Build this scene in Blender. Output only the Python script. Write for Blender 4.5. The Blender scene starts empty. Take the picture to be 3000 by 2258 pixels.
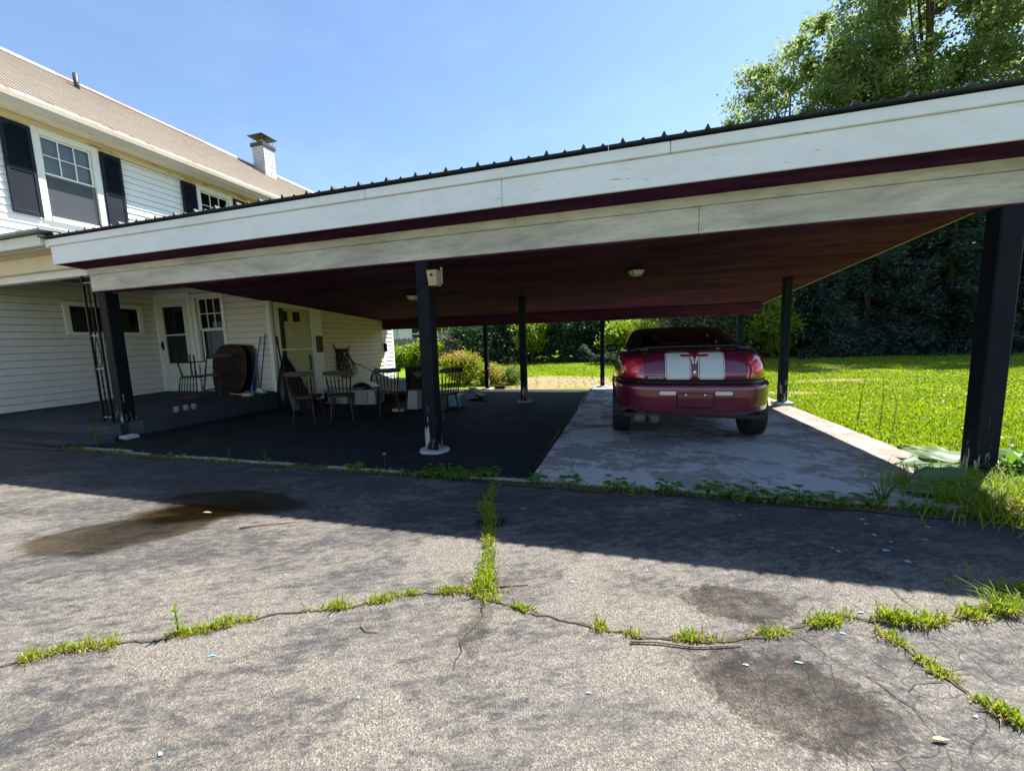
import bpy, math, random
import numpy as np
from mathutils import Vector, Matrix
random.seed(7); rng = np.random.default_rng(7)
R = math.radians
C = bpy.context.scene.collection
scn = bpy.context.scene

# ------------------------------------------------------------------ camera, sky, sun, exposure
cam = bpy.data.cameras.new('camera'); cam.sensor_fit = 'HORIZONTAL'; cam.sensor_width = 36
cam.lens = 36 * 1142.518 / 3000; cam.clip_start = .05; cam.clip_end = 900
co = bpy.data.objects.new('camera', cam); C.objects.link(co); scn.camera = co
yaw, pitch, roll = -.278828775, -.118075765, -.0318931241
cy, sy, cp, sp, cr, sr = math.cos(yaw), math.sin(yaw), math.cos(pitch), math.sin(pitch), math.cos(roll), math.sin(roll)
fw = Vector((sy*cp, cy*cp, sp)); r0 = Vector((cy, -sy, 0)); u0 = r0.cross(fw)
rt = cr*r0 + sr*u0; up = -sr*r0 + cr*u0
co.matrix_world = Matrix(((rt.x, up.x, -fw.x, 0), (rt.y, up.y, -fw.y, 0), (rt.z, up.z, -fw.z, 1.22), (0, 0, 0, 1)))

SUN = Vector((.42, .47, 1.0)).normalized()          # direction towards the sun
elev = math.asin(SUN.z); azim = math.atan2(SUN.x, SUN.y)
w = bpy.data.worlds.new('World'); scn.world = w; w.use_nodes = True
wn = w.node_tree.nodes; wl = w.node_tree.links
sky = wn.new('ShaderNodeTexSky'); sky.sky_type = 'NISHITA'; sky.sun_disc = False
sky.sun_elevation = elev; sky.sun_rotation = azim; sky.air_density = 1.0; sky.dust_density = .15; sky.ozone_density = 2.0
bg = wn['Background']; bg.inputs['Strength'].default_value = .08
tc = wn.new('ShaderNodeTexCoord'); mp = wn.new('ShaderNodeMapping'); mp.inputs['Scale'].default_value = (1.2, 1.2, 3.5); mp.inputs['Rotation'].default_value = (.2, .5, .6)
nz_ = wn.new('ShaderNodeTexNoise'); nz_.inputs['Scale'].default_value = 1.6; nz_.inputs['Detail'].default_value = 7; nz_.inputs['Roughness'].default_value = .62
mr_ = wn.new('ShaderNodeMapRange'); mr_.inputs[1].default_value = .48; mr_.inputs[2].default_value = .85; mr_.inputs[4].default_value = .12
mx_ = wn.new('ShaderNodeMix'); mx_.data_type = 'RGBA'; mx_.inputs[7].default_value = (5.2, 5.9, 6.9, 1)
wl.new(tc.outputs['Generated'], mp.inputs[0]); wl.new(mp.outputs[0], nz_.inputs['Vector']); wl.new(nz_.outputs[0], mr_.inputs[0]); wl.new(mr_.outputs[0], mx_.inputs[0])
wl.new(sky.outputs[0], mx_.inputs[6]); wl.new(mx_.outputs[2], bg.inputs['Color'])
sl = bpy.data.lights.new('sun', 'SUN'); sl.energy = 5.0; sl.angle = R(.53); sl.color = (1, .95, .87)
so = bpy.data.objects.new('sun', sl); C.objects.link(so); so.location = (20, 20, 40)
so.rotation_euler = (-SUN).to_track_quat('-Z', 'Y').to_euler()
vs = scn.view_settings; vs.view_transform = 'Standard'; vs.look = 'None'; vs.gamma = 1; vs.use_curve_mapping = False
vs.exposure = 1.65
scn.cycles.use_denoising = True; scn.cycles.max_bounces = 8; scn.cycles.diffuse_bounces = 4
scn.cycles.transparent_max_bounces = 12; scn.cycles.caustics_reflective = False; scn.cycles.caustics_refractive = False

# ------------------------------------------------------------------ node helper
class M:
    def __init__(s, name):
        s.m = bpy.data.materials.new(name); s.m.use_nodes = True
        s.t = s.m.node_tree; s.t.nodes.clear()
        s.out = s.t.nodes.new('ShaderNodeOutputMaterial'); s._co = None
    def n(s, typ, *ins, out=0, **kw):
        nd = s.t.nodes.new('ShaderNode' + typ)
        for k, v in list(kw.items()):
            if not k.startswith('i_') and hasattr(nd, k): setattr(nd, k, v)
        for i, v in enumerate(ins): s.put(nd.inputs[i], v)
        for k, v in kw.items():
            if k.startswith('i_'): s.put(nd.inputs[k[2:].replace('_', ' ')], v)
        s.last = nd
        return nd.outputs[out]
    def put(s, sock, v):
        if v is None: return
        if isinstance(v, bpy.types.NodeSocket): s.t.links.new(v, sock)
        else:
            if isinstance(v, (tuple, list)) and len(v) == 3 and sock.type == 'RGBA': v = (*v, 1)
            sock.default_value = v
    def co(s):
        if s._co is None: s._co = s.n('TexCoord', out=3)
        return s._co
    def map(s, scale=(1, 1, 1), loc=(0, 0, 0), rot=(0, 0, 0)):
        return s.n('Mapping', s.co(), loc, rot, scale)
    def noise(s, scale, detail=4, vec=None, rough=.55, dist=0.):
        return s.n('TexNoise', i_Vector=vec or s.co(), i_Scale=scale, i_Detail=detail, i_Roughness=rough, i_Distortion=dist)
    def ramp(s, fac, *stops):
        nd = s.t.nodes.new('ShaderNodeValToRGB'); s.put(nd.inputs[0], fac)
        e = nd.color_ramp.elements
        while len(e) < len(stops): e.new(.5)
        for k, (p, c) in enumerate(stops):
            e[k].position = p; e[k].color = (*(c if isinstance(c, tuple) else (c, c, c)), 1)
        return nd.outputs[0]
    def mix(s, f, a, b, mode='MIX'):
        nd = s.t.nodes.new('ShaderNodeMix'); nd.data_type = 'RGBA'; nd.blend_type = mode
        s.put(nd.inputs[0], f); s.put(nd.inputs[6], a); s.put(nd.inputs[7], b); return nd.outputs[2]
    def math(s, op, a, b=None, c=None):
        nd = s.t.nodes.new('ShaderNodeMath'); nd.operation = op
        for i, v in enumerate((a, b, c)): s.put(nd.inputs[i], v)
        return nd.outputs[0]
    def sstep(s, v, a, b):
        nd = s.t.nodes.new('ShaderNodeMapRange'); nd.interpolation_type = 'SMOOTHSTEP'
        s.put(nd.inputs[0], v); nd.inputs[1].default_value = a; nd.inputs[2].default_value = b; return nd.outputs[0]
    def orient(s, deg, scale, vec=None):
        return s.n('VectorMath', s.n('VectorRotate', vec or s.co(), (0, 0, 0), (0, 0, 1), R(-deg), rotation_type='Z_AXIS'), scale, operation='MULTIPLY')
    def bump(s, h, st=.3, d=.01): return s.n('Bump', i_Strength=st, i_Distance=d, i_Height=h)
    def pbr(s, col, rough=.6, bump=None, metal=0., spec=.5, **kw):
        s.t.links.new(s.n('BsdfPrincipled', i_Base_Color=col, i_Roughness=rough, i_Metallic=metal, i_Normal=bump,
                          i_Specular_IOR_Level=spec, **kw), s.out.inputs[0]); return s.m
    def sep(s, k):
        nd = s.t.nodes.new('ShaderNodeSeparateXYZ'); s.put(nd.inputs[0], s.co()); return nd.outputs[k]
    def ell(s, cx, cy, rx, ry, deg, vec=None):
        v = s.n('VectorMath', vec or s.co(), (cx, cy, 0), operation='SUBTRACT')
        v = s.n('VectorRotate', v, (0, 0, 0), (0, 0, 1), R(-deg), rotation_type='Z_AXIS')
        v = s.n('VectorMath', v, (1/rx, 1/ry, 0), operation='MULTIPLY')
        return s.n('VectorMath', v, operation='LENGTH', out=1)

def paint(name, c, dirt=.25, rough=.55, scale=6, stretch=(1, 1, 1), dc=None, bmp=.15, lo=.35, hi=.75, spec=.4):
    m = M(name); dc = dc or tuple(x*.45 for x in c)
    f = m.noise(scale, 6, m.map(stretch), .65)
    g = m.noise(scale*7, 4, m.map(stretch), .6)
    k = m.math('MULTIPLY', m.ramp(f, (lo, 0), (hi, 1)), dirt)
    k = m.math('ADD', k, m.math('MULTIPLY', m.ramp(g, (.5, 0), (.8, 1)), dirt*.5))
    return m.pbr(m.mix(k, c, dc), rough, m.bump(g, bmp, .004), spec=spec)

def foliage(name, c1, c2, trans=.35, tcol=None, big=.5):
    m = M(name)
    rnd = m.n('NewGeometry', out=8)
    nz = m.noise(big, 3)
    f = m.math('ADD', m.math('MULTIPLY', rnd, .55), m.math('MULTIPLY', m.ramp(nz, (.3, 0), (.7, 1)), .45))
    col = m.mix(f, c1, c2)
    t = m.mix(f, tuple(x*1.5 for x in c1), tuple(x*1.6 for x in c2)) if tcol is None else tcol
    d = m.n('BsdfDiffuse', i_Color=col); tr = m.n('BsdfTranslucent', i_Color=t); gl = m.n('BsdfGlossy', i_Color=(.7, .75, .8), i_Roughness=.45)
    a = m.n('MixShader', trans, d, tr); b = m.n('MixShader', .028, a, gl)
    m.t.links.new(b, m.out.inputs[0]); return m.m

MT = {}
def mats():
    # --- driveway: weathered asphalt with exposed stone
    m = M('driveway_asphalt')
    warp = m.n('VectorMath', m.co(), m.n('VectorMath', m.n('TexNoise', i_Vector=m.co(), i_Scale=2.2, i_Detail=3, out=1), (.35, .35, 0), operation='MULTIPLY'), operation='ADD')
    vor = m.n('TexVoronoi', i_Vector=m.co(), i_Scale=215, out=1); vd = m.last.outputs[0]
    vor2 = m.n('TexVoronoi', i_Vector=m.co(), i_Scale=380, out=1)
    g1 = m.n('SeparateColor', vor, out=0); g2 = m.n('SeparateColor', vor2, out=1)
    stone = m.ramp(g1, (0, (.064, .062, .060)), (.35, (.100, .094, .087)), (.65, (.150, .138, .122)), (.9, (.200, .184, .161)), (1, (.27, .25, .222)))
    stone = m.mix(m.math('MULTIPLY', m.ramp(g2, (.72, 0), (.95, 1)), .5), stone, (.25, .22, .18))
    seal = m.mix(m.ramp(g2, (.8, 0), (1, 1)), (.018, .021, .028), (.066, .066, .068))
    vein = m.noise(4.5, 9, m.orient(12, (.45, 1.5, 1)), .78, .8)
    seal = m.mix(m.math('MULTIPLY', m.sstep(vein, .50, .63), .55), seal, (.115, .110, .108))
    streak = m.noise(1.5, 8, m.orient(22, (.75, 1.7, 1)), .68, .5)
    fine = m.noise(22, 5, m.orient(24, (.55, 1.3, 1)), .72)
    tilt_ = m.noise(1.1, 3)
    far = m.sstep(m.math('ADD', m.sep(1), m.math('MULTIPLY', tilt_, .5)), 1.75, 3.1)  # raises the sealcoat to paint roof shade into the band by the carport
    seal_shade_mask = m.math('ADD', m.math('ADD', streak, m.math('ADD', m.math('MULTIPLY', m.math('SUBTRACT', fine, .5), .85), m.math('ADD', m.math('MULTIPLY', m.math('SUBTRACT', g1, .5), .22), m.math('MULTIPLY', m.math('SUBTRACT', m.noise(85, 3, None, .7), .5), .45)))), m.math('MULTIPLY', far, .20))
    big = m.noise(.75, 4, m.orient(25, (.8, 1.3, 1)), .6)
    seal_shade_mask = m.math('ADD', seal_shade_mask, m.math('MULTIPLY', m.math('SUBTRACT', big, .5), .42))
    seal_shade_mask = m.math('ADD', seal_shade_mask, m.math('MULTIPLY', m.sstep(m.sep(0), .2, -2.2), .05))
    seal_shade_mask = m.sstep(seal_shade_mask, .52, .70)
    col = m.mix(m.math('MULTIPLY', seal_shade_mask, .85), stone, seal)
    tint = m.noise(.9, 4); col = m.mix(m.math('MULTIPLY', m.ramp(tint, (.35, 0), (.7, 1)), .35), col, m.mix(1, col, (1.25, 1.12, .98), 'MULTIPLY'))
    # oil stains
    wp2 = m.n('VectorMath', m.co(), m.n('VectorMath', m.n('VectorMath', m.n('TexNoise', i_Vector=m.co(), i_Scale=6., i_Detail=6, i_Roughness=.65, out=1), (.5, .5, .5), operation='SUBTRACT'), (.20, .20, 0), operation='MULTIPLY'), operation='ADD')
    mott = m.noise(38, 4, None, .7); mott2 = m.noise(9, 4, None, .6)
    for cx, cy, rx, ry, dg, amt in ((.50, 1.83, .25, .125, 5, .95), (.55, 1.385, .31, .185, -8, .95), (-.86, 2.36, .10, .09, 0, .9), (-.60, 1.42, .06, .20, 8, .55)):
        d = m.ell(cx, cy, rx, ry, dg, wp2)
        k = m.sstep(m.math('ADD', d, m.math('MULTIPLY', m.math('SUBTRACT', mott, .5), 1.1)), 1.12, .80)
        k = m.math('MULTIPLY', k, m.ramp(mott2, (.25, .45), (.6, 1)))
        col = m.mix(m.math('MULTIPLY', k, amt), col, m.mix(1, col, (.27, .245, .225), 'MULTIPLY'))
    # hairline (alligator) cracks on the right-hand side
    ve = m.n('TexVoronoi', i_Vector=warp, i_Scale=7.5, feature='DISTANCE_TO_EDGE')
    ve2 = m.n('TexVoronoi', i_Vector=warp, i_Scale=3.1, feature='DISTANCE_TO_EDGE')
    right = m.sstep(m.math('ADD', m.sep(0), m.math('MULTIPLY', streak, .8)), .75, 1.15)
    ck = m.math('MULTIPLY', m.sstep(ve, .015, .004), right)
    col = m.mix(m.math('MULTIPLY', ck, .55), col, (.028, .026, .025))
    # damp ground round the puddle
    wv = m.n('VectorMath', m.co(), m.n('VectorMath', m.n('VectorMath', m.n('TexNoise', i_Vector=m.co(), i_Scale=1.6, i_Detail=2, out=1), (.5, .5, .5), operation='SUBTRACT'), (.35, .35, 0), operation='MULTIPLY'), operation='ADD')
    d = m.math('MINIMUM', m.ell(-3.25, 1.74, .60, .25, 33, wv), m.ell(-3.0, 2.28, .66, .25, 4, wv))
    wet = m.sstep(m.math('ADD', d, m.math('MULTIPLY', m.math('SUBTRACT', fine, .5), .12)), 1.10, .88)
    col = m.mix(m.math('MULTIPLY', wet, .95), col, m.mix(1, col, (.34, .285, .20), 'MULTIPLY'))
    col = m.mix(m.math('MULTIPLY', m.sstep(d, .85, .35), .7), col, m.mix(1, col, (.30, .27, .22), 'MULTIPLY'))
    ro = m.mix(wet, (.85,)*3, (.38,)*3)
    h = m.math('SUBTRACT', m.math('MULTIPLY', vd, m.math('SUBTRACT', 1.1, seal_shade_mask)), m.math('MULTIPLY', ck, 2.))
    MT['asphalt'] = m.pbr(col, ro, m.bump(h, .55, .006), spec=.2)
    # --- carport asphalt
    m = M('carport_asphalt'); a = m.noise(2.2, 7, None, .65); b = m.noise(60, 3)
    gm = m.n('TexVoronoi', i_Vector=m.co(), i_Scale=150, out=1)
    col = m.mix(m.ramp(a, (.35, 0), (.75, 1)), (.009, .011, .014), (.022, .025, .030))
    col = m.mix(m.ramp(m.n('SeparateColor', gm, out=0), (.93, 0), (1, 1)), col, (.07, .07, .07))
    dd = None
    for cx, cy, rx, ry, dg in ((-5.15, 3.64, .40, .10, -6), (-6.1, 3.80, .55, .18, 0), (-5.3, 4.05, .40, .09, -12), (-3.95, 4.02, .28, .08, 0)):
        e = m.ell(cx, cy, rx, ry, dg); dd = e if dd is None else m.math('MINIMUM', dd, e)
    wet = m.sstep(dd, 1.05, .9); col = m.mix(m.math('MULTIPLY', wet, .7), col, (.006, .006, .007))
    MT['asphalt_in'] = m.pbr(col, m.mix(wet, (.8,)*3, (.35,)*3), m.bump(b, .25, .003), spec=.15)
    # --- concrete slab
    m = M('concrete'); a = m.noise(1.5, 9, m.map((.8, 1.15, 1)), .74, .25); b = m.noise(9, 6, None, .7); f = m.noise(90, 3)
    v = m.math('ADD', a, m.math('MULTIPLY', m.math('SUBTRACT', b, .5), .30))
    col = m.mix(m.sstep(v, .475, .535), (.43, .43, .43), (.25, .235, .212))
    col = m.mix(m.math('MULTIPLY', m.ramp(b, (.45, 0), (.8, 1)), .5), col, m.mix(1, col, (.62, .58, .54), 'MULTIPLY'))
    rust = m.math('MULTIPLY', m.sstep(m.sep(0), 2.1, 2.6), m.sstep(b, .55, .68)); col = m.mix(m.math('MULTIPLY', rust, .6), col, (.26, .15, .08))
    col = m.mix(m.math('MULTIPLY', m.sstep(m.sep(0), 1.85, 2.35), m.ramp(b, (.30, .35), (.55, 1))), col, m.mix(1, col, (.56, .47, .37), 'MULTIPLY'))  # tan darkening painted along the sunlit strip to hold down its glare
    vc = m.n('TexVoronoi', i_Vector=m.n('VectorMath', m.co(), m.n('VectorMath', m.n('TexNoise', i_Vector=m.co(), i_Scale=3., out=1), (.4, .4, 0), operation='MULTIPLY'), operation='ADD'), i_Scale=.9, feature='DISTANCE_TO_EDGE')
    col = m.mix(m.math('MULTIPLY', m.sstep(vc, .006, .002), .6), col, (.08, .07, .06))
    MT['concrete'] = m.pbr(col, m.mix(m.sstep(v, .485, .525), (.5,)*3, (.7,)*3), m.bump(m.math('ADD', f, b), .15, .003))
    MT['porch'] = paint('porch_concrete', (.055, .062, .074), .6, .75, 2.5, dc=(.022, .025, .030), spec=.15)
    MT['pier'] = paint('pier_concrete', (.45, .46, .46), .5, .8, 8)
    # --- ground
    m = M('lawn_soil'); a = m.noise(.35, 6); b = m.noise(5, 6, None, .7)
    col = m.mix(m.ramp(b, (.3, 0), (.7, 1)), (.08, .145, .003), (.15, .21, .006))
    dm = None
    for cx, cy, rx, ry, dg in ((-2.3, 12.7, 2.6, 1.9, 20), (.2, 12.2, 2.4, 1.2, 0), (5.6, 12.2, 1.3, .45, 10), (6.8, 15.8, 1.3, .35, 5), (3.4, 9.8, .9, .35, 0)):
        e = m.ell(cx, cy, rx, ry, dg); dm = e if dm is None else m.math('MINIMUM', dm, e)
    dm = m.sstep(m.math('ADD', dm, m.math('MULTIPLY', m.math('SUBTRACT', b, .5), 1.6)), 1.15, .75)
    dirt = m.mix(b, (.18, .128, .07), (.29, .22, .135))
    col = m.mix(dm, col, dirt)
    MT['lawn'] = m.pbr(col, .95, m.bump(b, .6, .05), spec=.1)
    # --- paints
    m = M('white_fascia_paint'); a = m.noise(2.2, 7, m.map((.9, 1, 1.6)), .68); ck = m.noise(14, 6, m.map((.35, 1, 2.2)), .75, .5); g = m.noise(1.2, 3)
    col = m.mix(m.math('MULTIPLY', m.ramp(a, (.45, 0), (.8, 1)), .5), (.80, .80, .80), (.56, .545, .50))
    col = m.mix(m.math('MULTIPLY', m.sstep(ck, .625, .68), m.sstep(g, .40, .58)), col, (.30, .28, .26))
    MT['fascia'] = m.pbr(col, .5, m.bump(ck, .12, .003))
    m = M('weathered_beam_paint'); a = m.noise(2.2, 7, m.map((.55, 1, 2.2)), .68, .4); b = m.noise(18, 5, m.map((.25, 1, 2)), .7)
    col = m.mix(m.ramp(a, (.40, 0), (.66, 1)), (.60, .57, .49), (.36, .33, .28))
    col = m.mix(m.math('MULTIPLY', m.ramp(b, (.52, 0), (.75, 1)), .5), col, (.23, .21, .18))
    MT['beam'] = m.pbr(col, .65, m.bump(b, .25, .004))
    m = M('maroon_plywood'); a = m.noise(1.6, 7, m.map((.45, 2.0, 1)), .7, .3); b = m.noise(16, 5, m.map((.2, 1.6, 1)), .7)
    col = m.mix(m.ramp(a, (.42, 0), (.62, 1)), (.046, .0130, .040), (.100, .032, .068))
    col = m.mix(m.math('MULTIPLY', m.ramp(b, (.58, 0), (.72, 1)), .5), col, (.21, .082, .115))
    MT['soffit'] = m.pbr(col, .9, m.bump(b, .3, .004), spec=.03)
    m = M('black_post_paint'); z = m.sep(2); st = m.noise(30, 6, m.map((1, 1, .09)), .7); a = m.noise(5, 5, m.map((1, 1, .35)), .65)
    lowz = m.sstep(z, .75, .02)
    pk = m.math('ADD', m.math('MULTIPLY', st, .62), m.math('MULTIPLY', a, .4)); pk = m.math('ADD', pk, m.math('MULTIPLY', lowz, .14))
    pk = m.sstep(pk, .655, .685)
    col = m.mix(m.ramp(a, (.3, 0), (.75, 1)), (.004, .006, .010), (.010, .013, .019))
    col = m.mix(m.math('MULTIPLY', pk, .8), col, (.42, .44, .42))
    MT['post'] = m.pbr(col, .6, m.bump(st, .4, .004), spec=.12)
    MT['black'] = paint('black_iron', (.007, .007, .008), .3, .5, 20, spec=.2)
    MT['siding'] = paint('cream_vinyl_siding', (.68, .64, .59), .32, .5, 2.4, (1, 1, .6), (.44, .41, .37), .08)
    MT['siding_y'] = paint('bounce_tinted_siding', (.68, .58, .41), .35, .5, 2.2, (1, 1, .6), (.42, .35, .20), .08)  # yellow tint puts the bounced light on the long wall into its colour
    MT['siding_w'] = paint('white_vinyl_siding', (.80, .79, .78), .12, .45, 3, (1, 1, .6), (.62, .58, .54), .05)
    MT['trim'] = paint('white_trim_paint', (.76, .75, .70), .25, .5, 5)
    MT['cream'] = paint('cream_trim_paint', (.72, .62, .44), .3, .55, 4)
    m = M('peeling_frieze_paint'); a = m.noise(3, 6, m.map((1, .5, 3)), .7)
    MT['frieze'] = m.pbr(m.mix(m.sstep(a, .55, .6), (.70, .58, .38), (.46, .27, .08)), .7)
    MT['gutter'] = paint('beige_metal_gutter', (.50, .45, .375), .4, .5, 3, (1, .4, 1), (.32, .23, .15), spec=.2)
    m = M('rust_streaked_flashing'); a = m.noise(4, 5, m.map((.8, 1.6, .8), rot=(R(38), 0, 0)), .75)
    MT['flash'] = m.pbr(m.mix(m.ramp(a, (.46, 0), (.60, 1)), (.40, .36, .32), (.21, .095, .05)), .6, spec=.15)
    m = M('slate_shingles'); b = m.n('TexBrick', m.n('Mapping', m.n('CombineXYZ', m.sep(1), m.sep(2), 0.), (0, 0, 0), (0, 0, 0), (1, 1, 1)), (.27, .228, .172), (.215, .182, .138), (.125, .105, .082), 5.0, .012, i_Brick_Width=1.1, i_Row_Height=.45)
    a = m.noise(1.4, 7, m.map((1, .5, .5)), .7); a2 = m.noise(25, 4)
    col = m.mix(m.math('MULTIPLY', m.ramp(a, (.38, 0), (.68, 1)), .65), b, (.26, .24, .205)); col = m.mix(m.math('MULTIPLY', m.ramp(a2, (.4, 0), (.8, 1)), .5), col, (.12, .082, .062))
    MT['shingle'] = m.pbr(col, .8, m.bump(a2, .2, .004))
    MT['shedge'] = paint('dark_shingle_edge', (.055, .040, .032), .5, .95, 12, spec=.05)  # dark edge faces that draw the course lines
    MT['ridge'] = paint('red_ridge_cap', (.34, .10, .06), .8, .6, 2.5, dc=(.50, .38, .31))
    MT['roofmetal'] = paint('dark_roof_metal', (.022, .024, .026), .5, .55, 6, dc=(.06, .06, .058), spec=.2)
    MT['ribs'] = paint('dull_rib_metal', (.020, .021, .023), .35, .5, 30, dc=(.16, .165, .16), spec=.25)
    MT['shutter'] = paint('navy_shutter_paint', (.014, .019, .030), .3, .6, 8, dc=(.03, .04, .06), spec=.08)
    MT['brickw'] = paint('white_painted_brick', (.50, .495, .51), .35, .8, 9)
    MT['mortar'] = paint('white_mortar', (.26, .255, .265), .3, .9, 9)
    MT['crown'] = paint('dark_cap_metal', (.05, .045, .045), .4, .5, 6)
    MT['galv'] = paint('galvanised_metal', (.30, .33, .32), .4, .4, 9)
    MT['pceil'] = paint('brown_ceiling_paint', (.14, .11, .085), .4, .8, 4)
    MT['gapdark'] = paint('board_gap_shadow_line', (.05, .045, .04), .3, .9, 5)
    MT['dark'] = paint('dark_interior', (.010, .011, .014), .2, .8, 3)
    MT['curtain'] = paint('pale_curtain', (.42, .44, .47), .35, .8, 9, (1, 5, .2), (.22, .23, .25))
    MT['blind'] = paint('grey_blind', (.50, .53, .57), .2, .6, 5)
    m = M('window_glass'); m.t.links.new(m.n('MixShader', m.n('Fresnel', 1.45), m.n('BsdfTransparent', i_Color=(.72, .76, .78)), m.n('BsdfGlossy', i_Color=(1, 1, 1), i_Roughness=.02)), m.out.inputs[0]); MT['glass'] = m.m
    m = M('insect_screen'); m.t.links.new(m.n('MixShader', .62, m.n('BsdfTransparent'), m.n('BsdfDiffuse', i_Color=(.10, .105, .12))), m.out.inputs[0]); MT['screen'] = m.m
    MT['door'] = paint('pale_door_paint', (.62, .63, .54), .3, .5, 3)
    MT['door_y'] = paint('yellow_door_paint', (.52, .48, .26), .35, .5, 3)
    MT['woodd'] = paint('dark_stained_wood', (.020, .010, .007), .5, .45, 9, (1, 1, .15), (.012, .007, .005), spec=.06)
    MT['woodw'] = paint('worn_brown_wood', (.036, .018, .011), .7, .45, 12, (1, 1, .2), (.009, .005, .004), spec=.3)
    MT['woodp'] = paint('pale_pine', (.52, .36, .20), .35, .6, 8, (1, 1, .2))
    MT['table'] = paint('table_veneer', (.034, .018, .014), .5, .5, 3, (1, 1, 4), (.025, .014, .011), spec=.2)
    MT['fence'] = paint('grey_fence_wood', (.16, .17, .18), .6, .8, 6, (6, 6, .4), (.06, .065, .07))
    MT['rubber'] = paint('black_rubber', (.010, .010, .011), .3, .6, 20)
    MT['hose'] = paint('black_hose', (.010, .014, .012), .3, .4, 20)
    MT['plastic_w'] = paint('aged_white_plastic', (.34, .36, .35), .35, .5, 7)
    MT['plastic_g'] = paint('grey_plastic', (.20, .21, .21), .3, .5, 6)
    MT['bag'] = paint('black_plastic', (.008, .008, .009), .2, .3, 9)
    MT['blue'] = paint('blue_plastic', (.03, .12, .40), .2, .4, 9)
    MT['teal'] = paint('teal_plastic', (.08, .25, .27), .2, .4, 9)
    MT['mint'] = paint('mint_bristles', (.42, .55, .48), .3, .7, 20)
    MT['orange'] = paint('orange_plastic', (.45, .11, .04), .3, .5, 8)
    MT['bronze'] = paint('bronze_plaque', (.10, .050, .022), .5, .45, 10)
    MT['lampglass'] = paint('frosted_glass', (.72, .72, .62), .15, .35, 6)
    MT['jar'] = m = None
    m = M('jar_glass'); m.t.links.new(m.n('MixShader', .55, m.n('BsdfTransparent', i_Color=(.9, .92, .92)), m.n('BsdfPrincipled', i_Base_Color=(.30, .32, .33), i_Roughness=.12)), m.out.inputs[0]); MT['jar'] = m.m
    MT['twig'] = paint('grey_twig', (.20, .13, .09), .5, .8, 20)
    MT['crack'] = paint('crack_soil', (.030, .024, .018), .6, .95, 30, dc=(.10, .08, .05))
    MT['soil'] = paint('leaf_litter', (.035, .028, .02), .7, .95, 20, dc=(.12, .09, .06))
    MT['straw'] = paint('dry_straw', (.42, .32, .17), .4, .9, 30)
    MT['chip'] = paint('blue_paint_chip', (.12, .40, .56), .5, .7, 60, dc=(.34, .50, .58))
    MT['edging'] = paint('pale_edging', (.34, .34, .34), .7, .8, 9)
    MT['water'] = None
    m = M('puddle_water'); fr = m.n('Fresnel', 1.33)
    m.n('MixShader', fr, m.n('BsdfTransparent', i_Color=(.48, .41, .30)), m.n('BsdfGlossy', i_Color=(1, 1, 1), i_Roughness=.015)); wt = m.last.outputs[0]
    m.t.links.new(m.n('MixShader', m.sstep(m.ell(-3.08, 2.05, .60, .24, 22), .98, .5), m.n('BsdfTransparent'), wt), m.out.inputs[0]); MT['water'] = m.m
    # --- car
    m = M('maroon_car_paint'); a = m.noise(3, 3)
    MT['car'] = m.pbr(m.mix(a, (.105, .007, .024), (.135, .010, .032)), .28, None, .25, .5, i_Coat_Weight=1., i_Coat_Roughness=.04)
    MT['carblack'] = paint('black_car_trim', (.010, .010, .011), .2, .35, 9)
    MT['rustmetal'] = paint('dull_exhaust_metal', (.13, .12, .11), .5, .5, 20)
    m = M('silver_stripe'); MT['silver'] = m.pbr((.50, .51, .485), .42, None, .05, .5, i_Coat_Weight=.6)
    MT['chrome'] = M('chrome').pbr((.75, .76, .78), .12, None, 1.)
    m = M('red_lens'); MT['redlens'] = m.pbr(m.mix(m.noise(14, 2), (.62, .018, .040), (.85, .07, .09)), .12, None, 0, .6, i_Coat_Weight=1.)
    MT['badge'] = M('badge_silver').pbr((.55, .57, .62), .35, None, .2)
    m = M('dark_red_lens'); MT['redlens2'] = m.pbr((.36, .012, .022), .12, None, 0, .6, i_Coat_Weight=1.)
    MT['clearlens'] = M('clear_lens').pbr((.55, .56, .55), .2, None, .3)
    m = M('car_glass'); m.t.links.new(m.n('MixShader', m.n('Fresnel', 1.5), m.n('BsdfTransparent', i_Color=(.80, .84, .82)), m.n('BsdfGlossy', i_Color=(1, 1, 1), i_Roughness=.02)), m.out.inputs[0]); MT['carglass'] = m.m
    # --- foliage
    MT['bark'] = paint('bark', (.075, .055, .042), .6, .9, 10, (1, 1, .2))
    MT['g_maple'] = foliage('leaves_mid_green', (.095, .145, .042), (.205, .255, .07), .6)
    MT['g_lime'] = foliage('leaves_lime_green', (.115, .20, .008), (.22, .28, .014), .5)
    MT['g_dark'] = foliage('needles_dark_green', (.012, .032, .024), (.085, .130, .090), .42)
    MT['g_deep'] = foliage('leaves_deep_green', (.018, .048, .018), (.045, .095, .030), .3)
    MT['g_grey'] = foliage('leaves_grey_green', (.085, .11, .065), (.20, .19, .13), .3)
    MT['g_spirea'] = foliage('spirea_leaves', (.16, .21, .012), (.30, .32, .025), .4)
    MT['g_pink'] = foliage('spirea_pink_tips', (.42, .13, .09), (.50, .24, .12), .35)
    MT['g_grass'] = foliage('grass_blades', (.118, .195, .003), (.225, .28, .008), .5, big=.6)
    MT['g_weed'] = foliage('weed_leaves', (.05, .125, .012), (.11, .21, .020), .45, big=3.)
    MT['g_dry'] = foliage('dry_grass', (.24, .20, .06), (.36, .27, .11), .4, big=3.)
    MT['g_burdock'] = foliage('burdock_leaves', (.10, .17, .075), (.14, .21, .10), .3, big=3.)
    MT['g_clover'] = foliage('clover_flowers', (.55, .56, .46), (.72, .72, .62), .3)
    MT['g_yellow'] = foliage('yellow_flower', (.60, .42, .02), (.70, .5, .03), .3)
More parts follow.
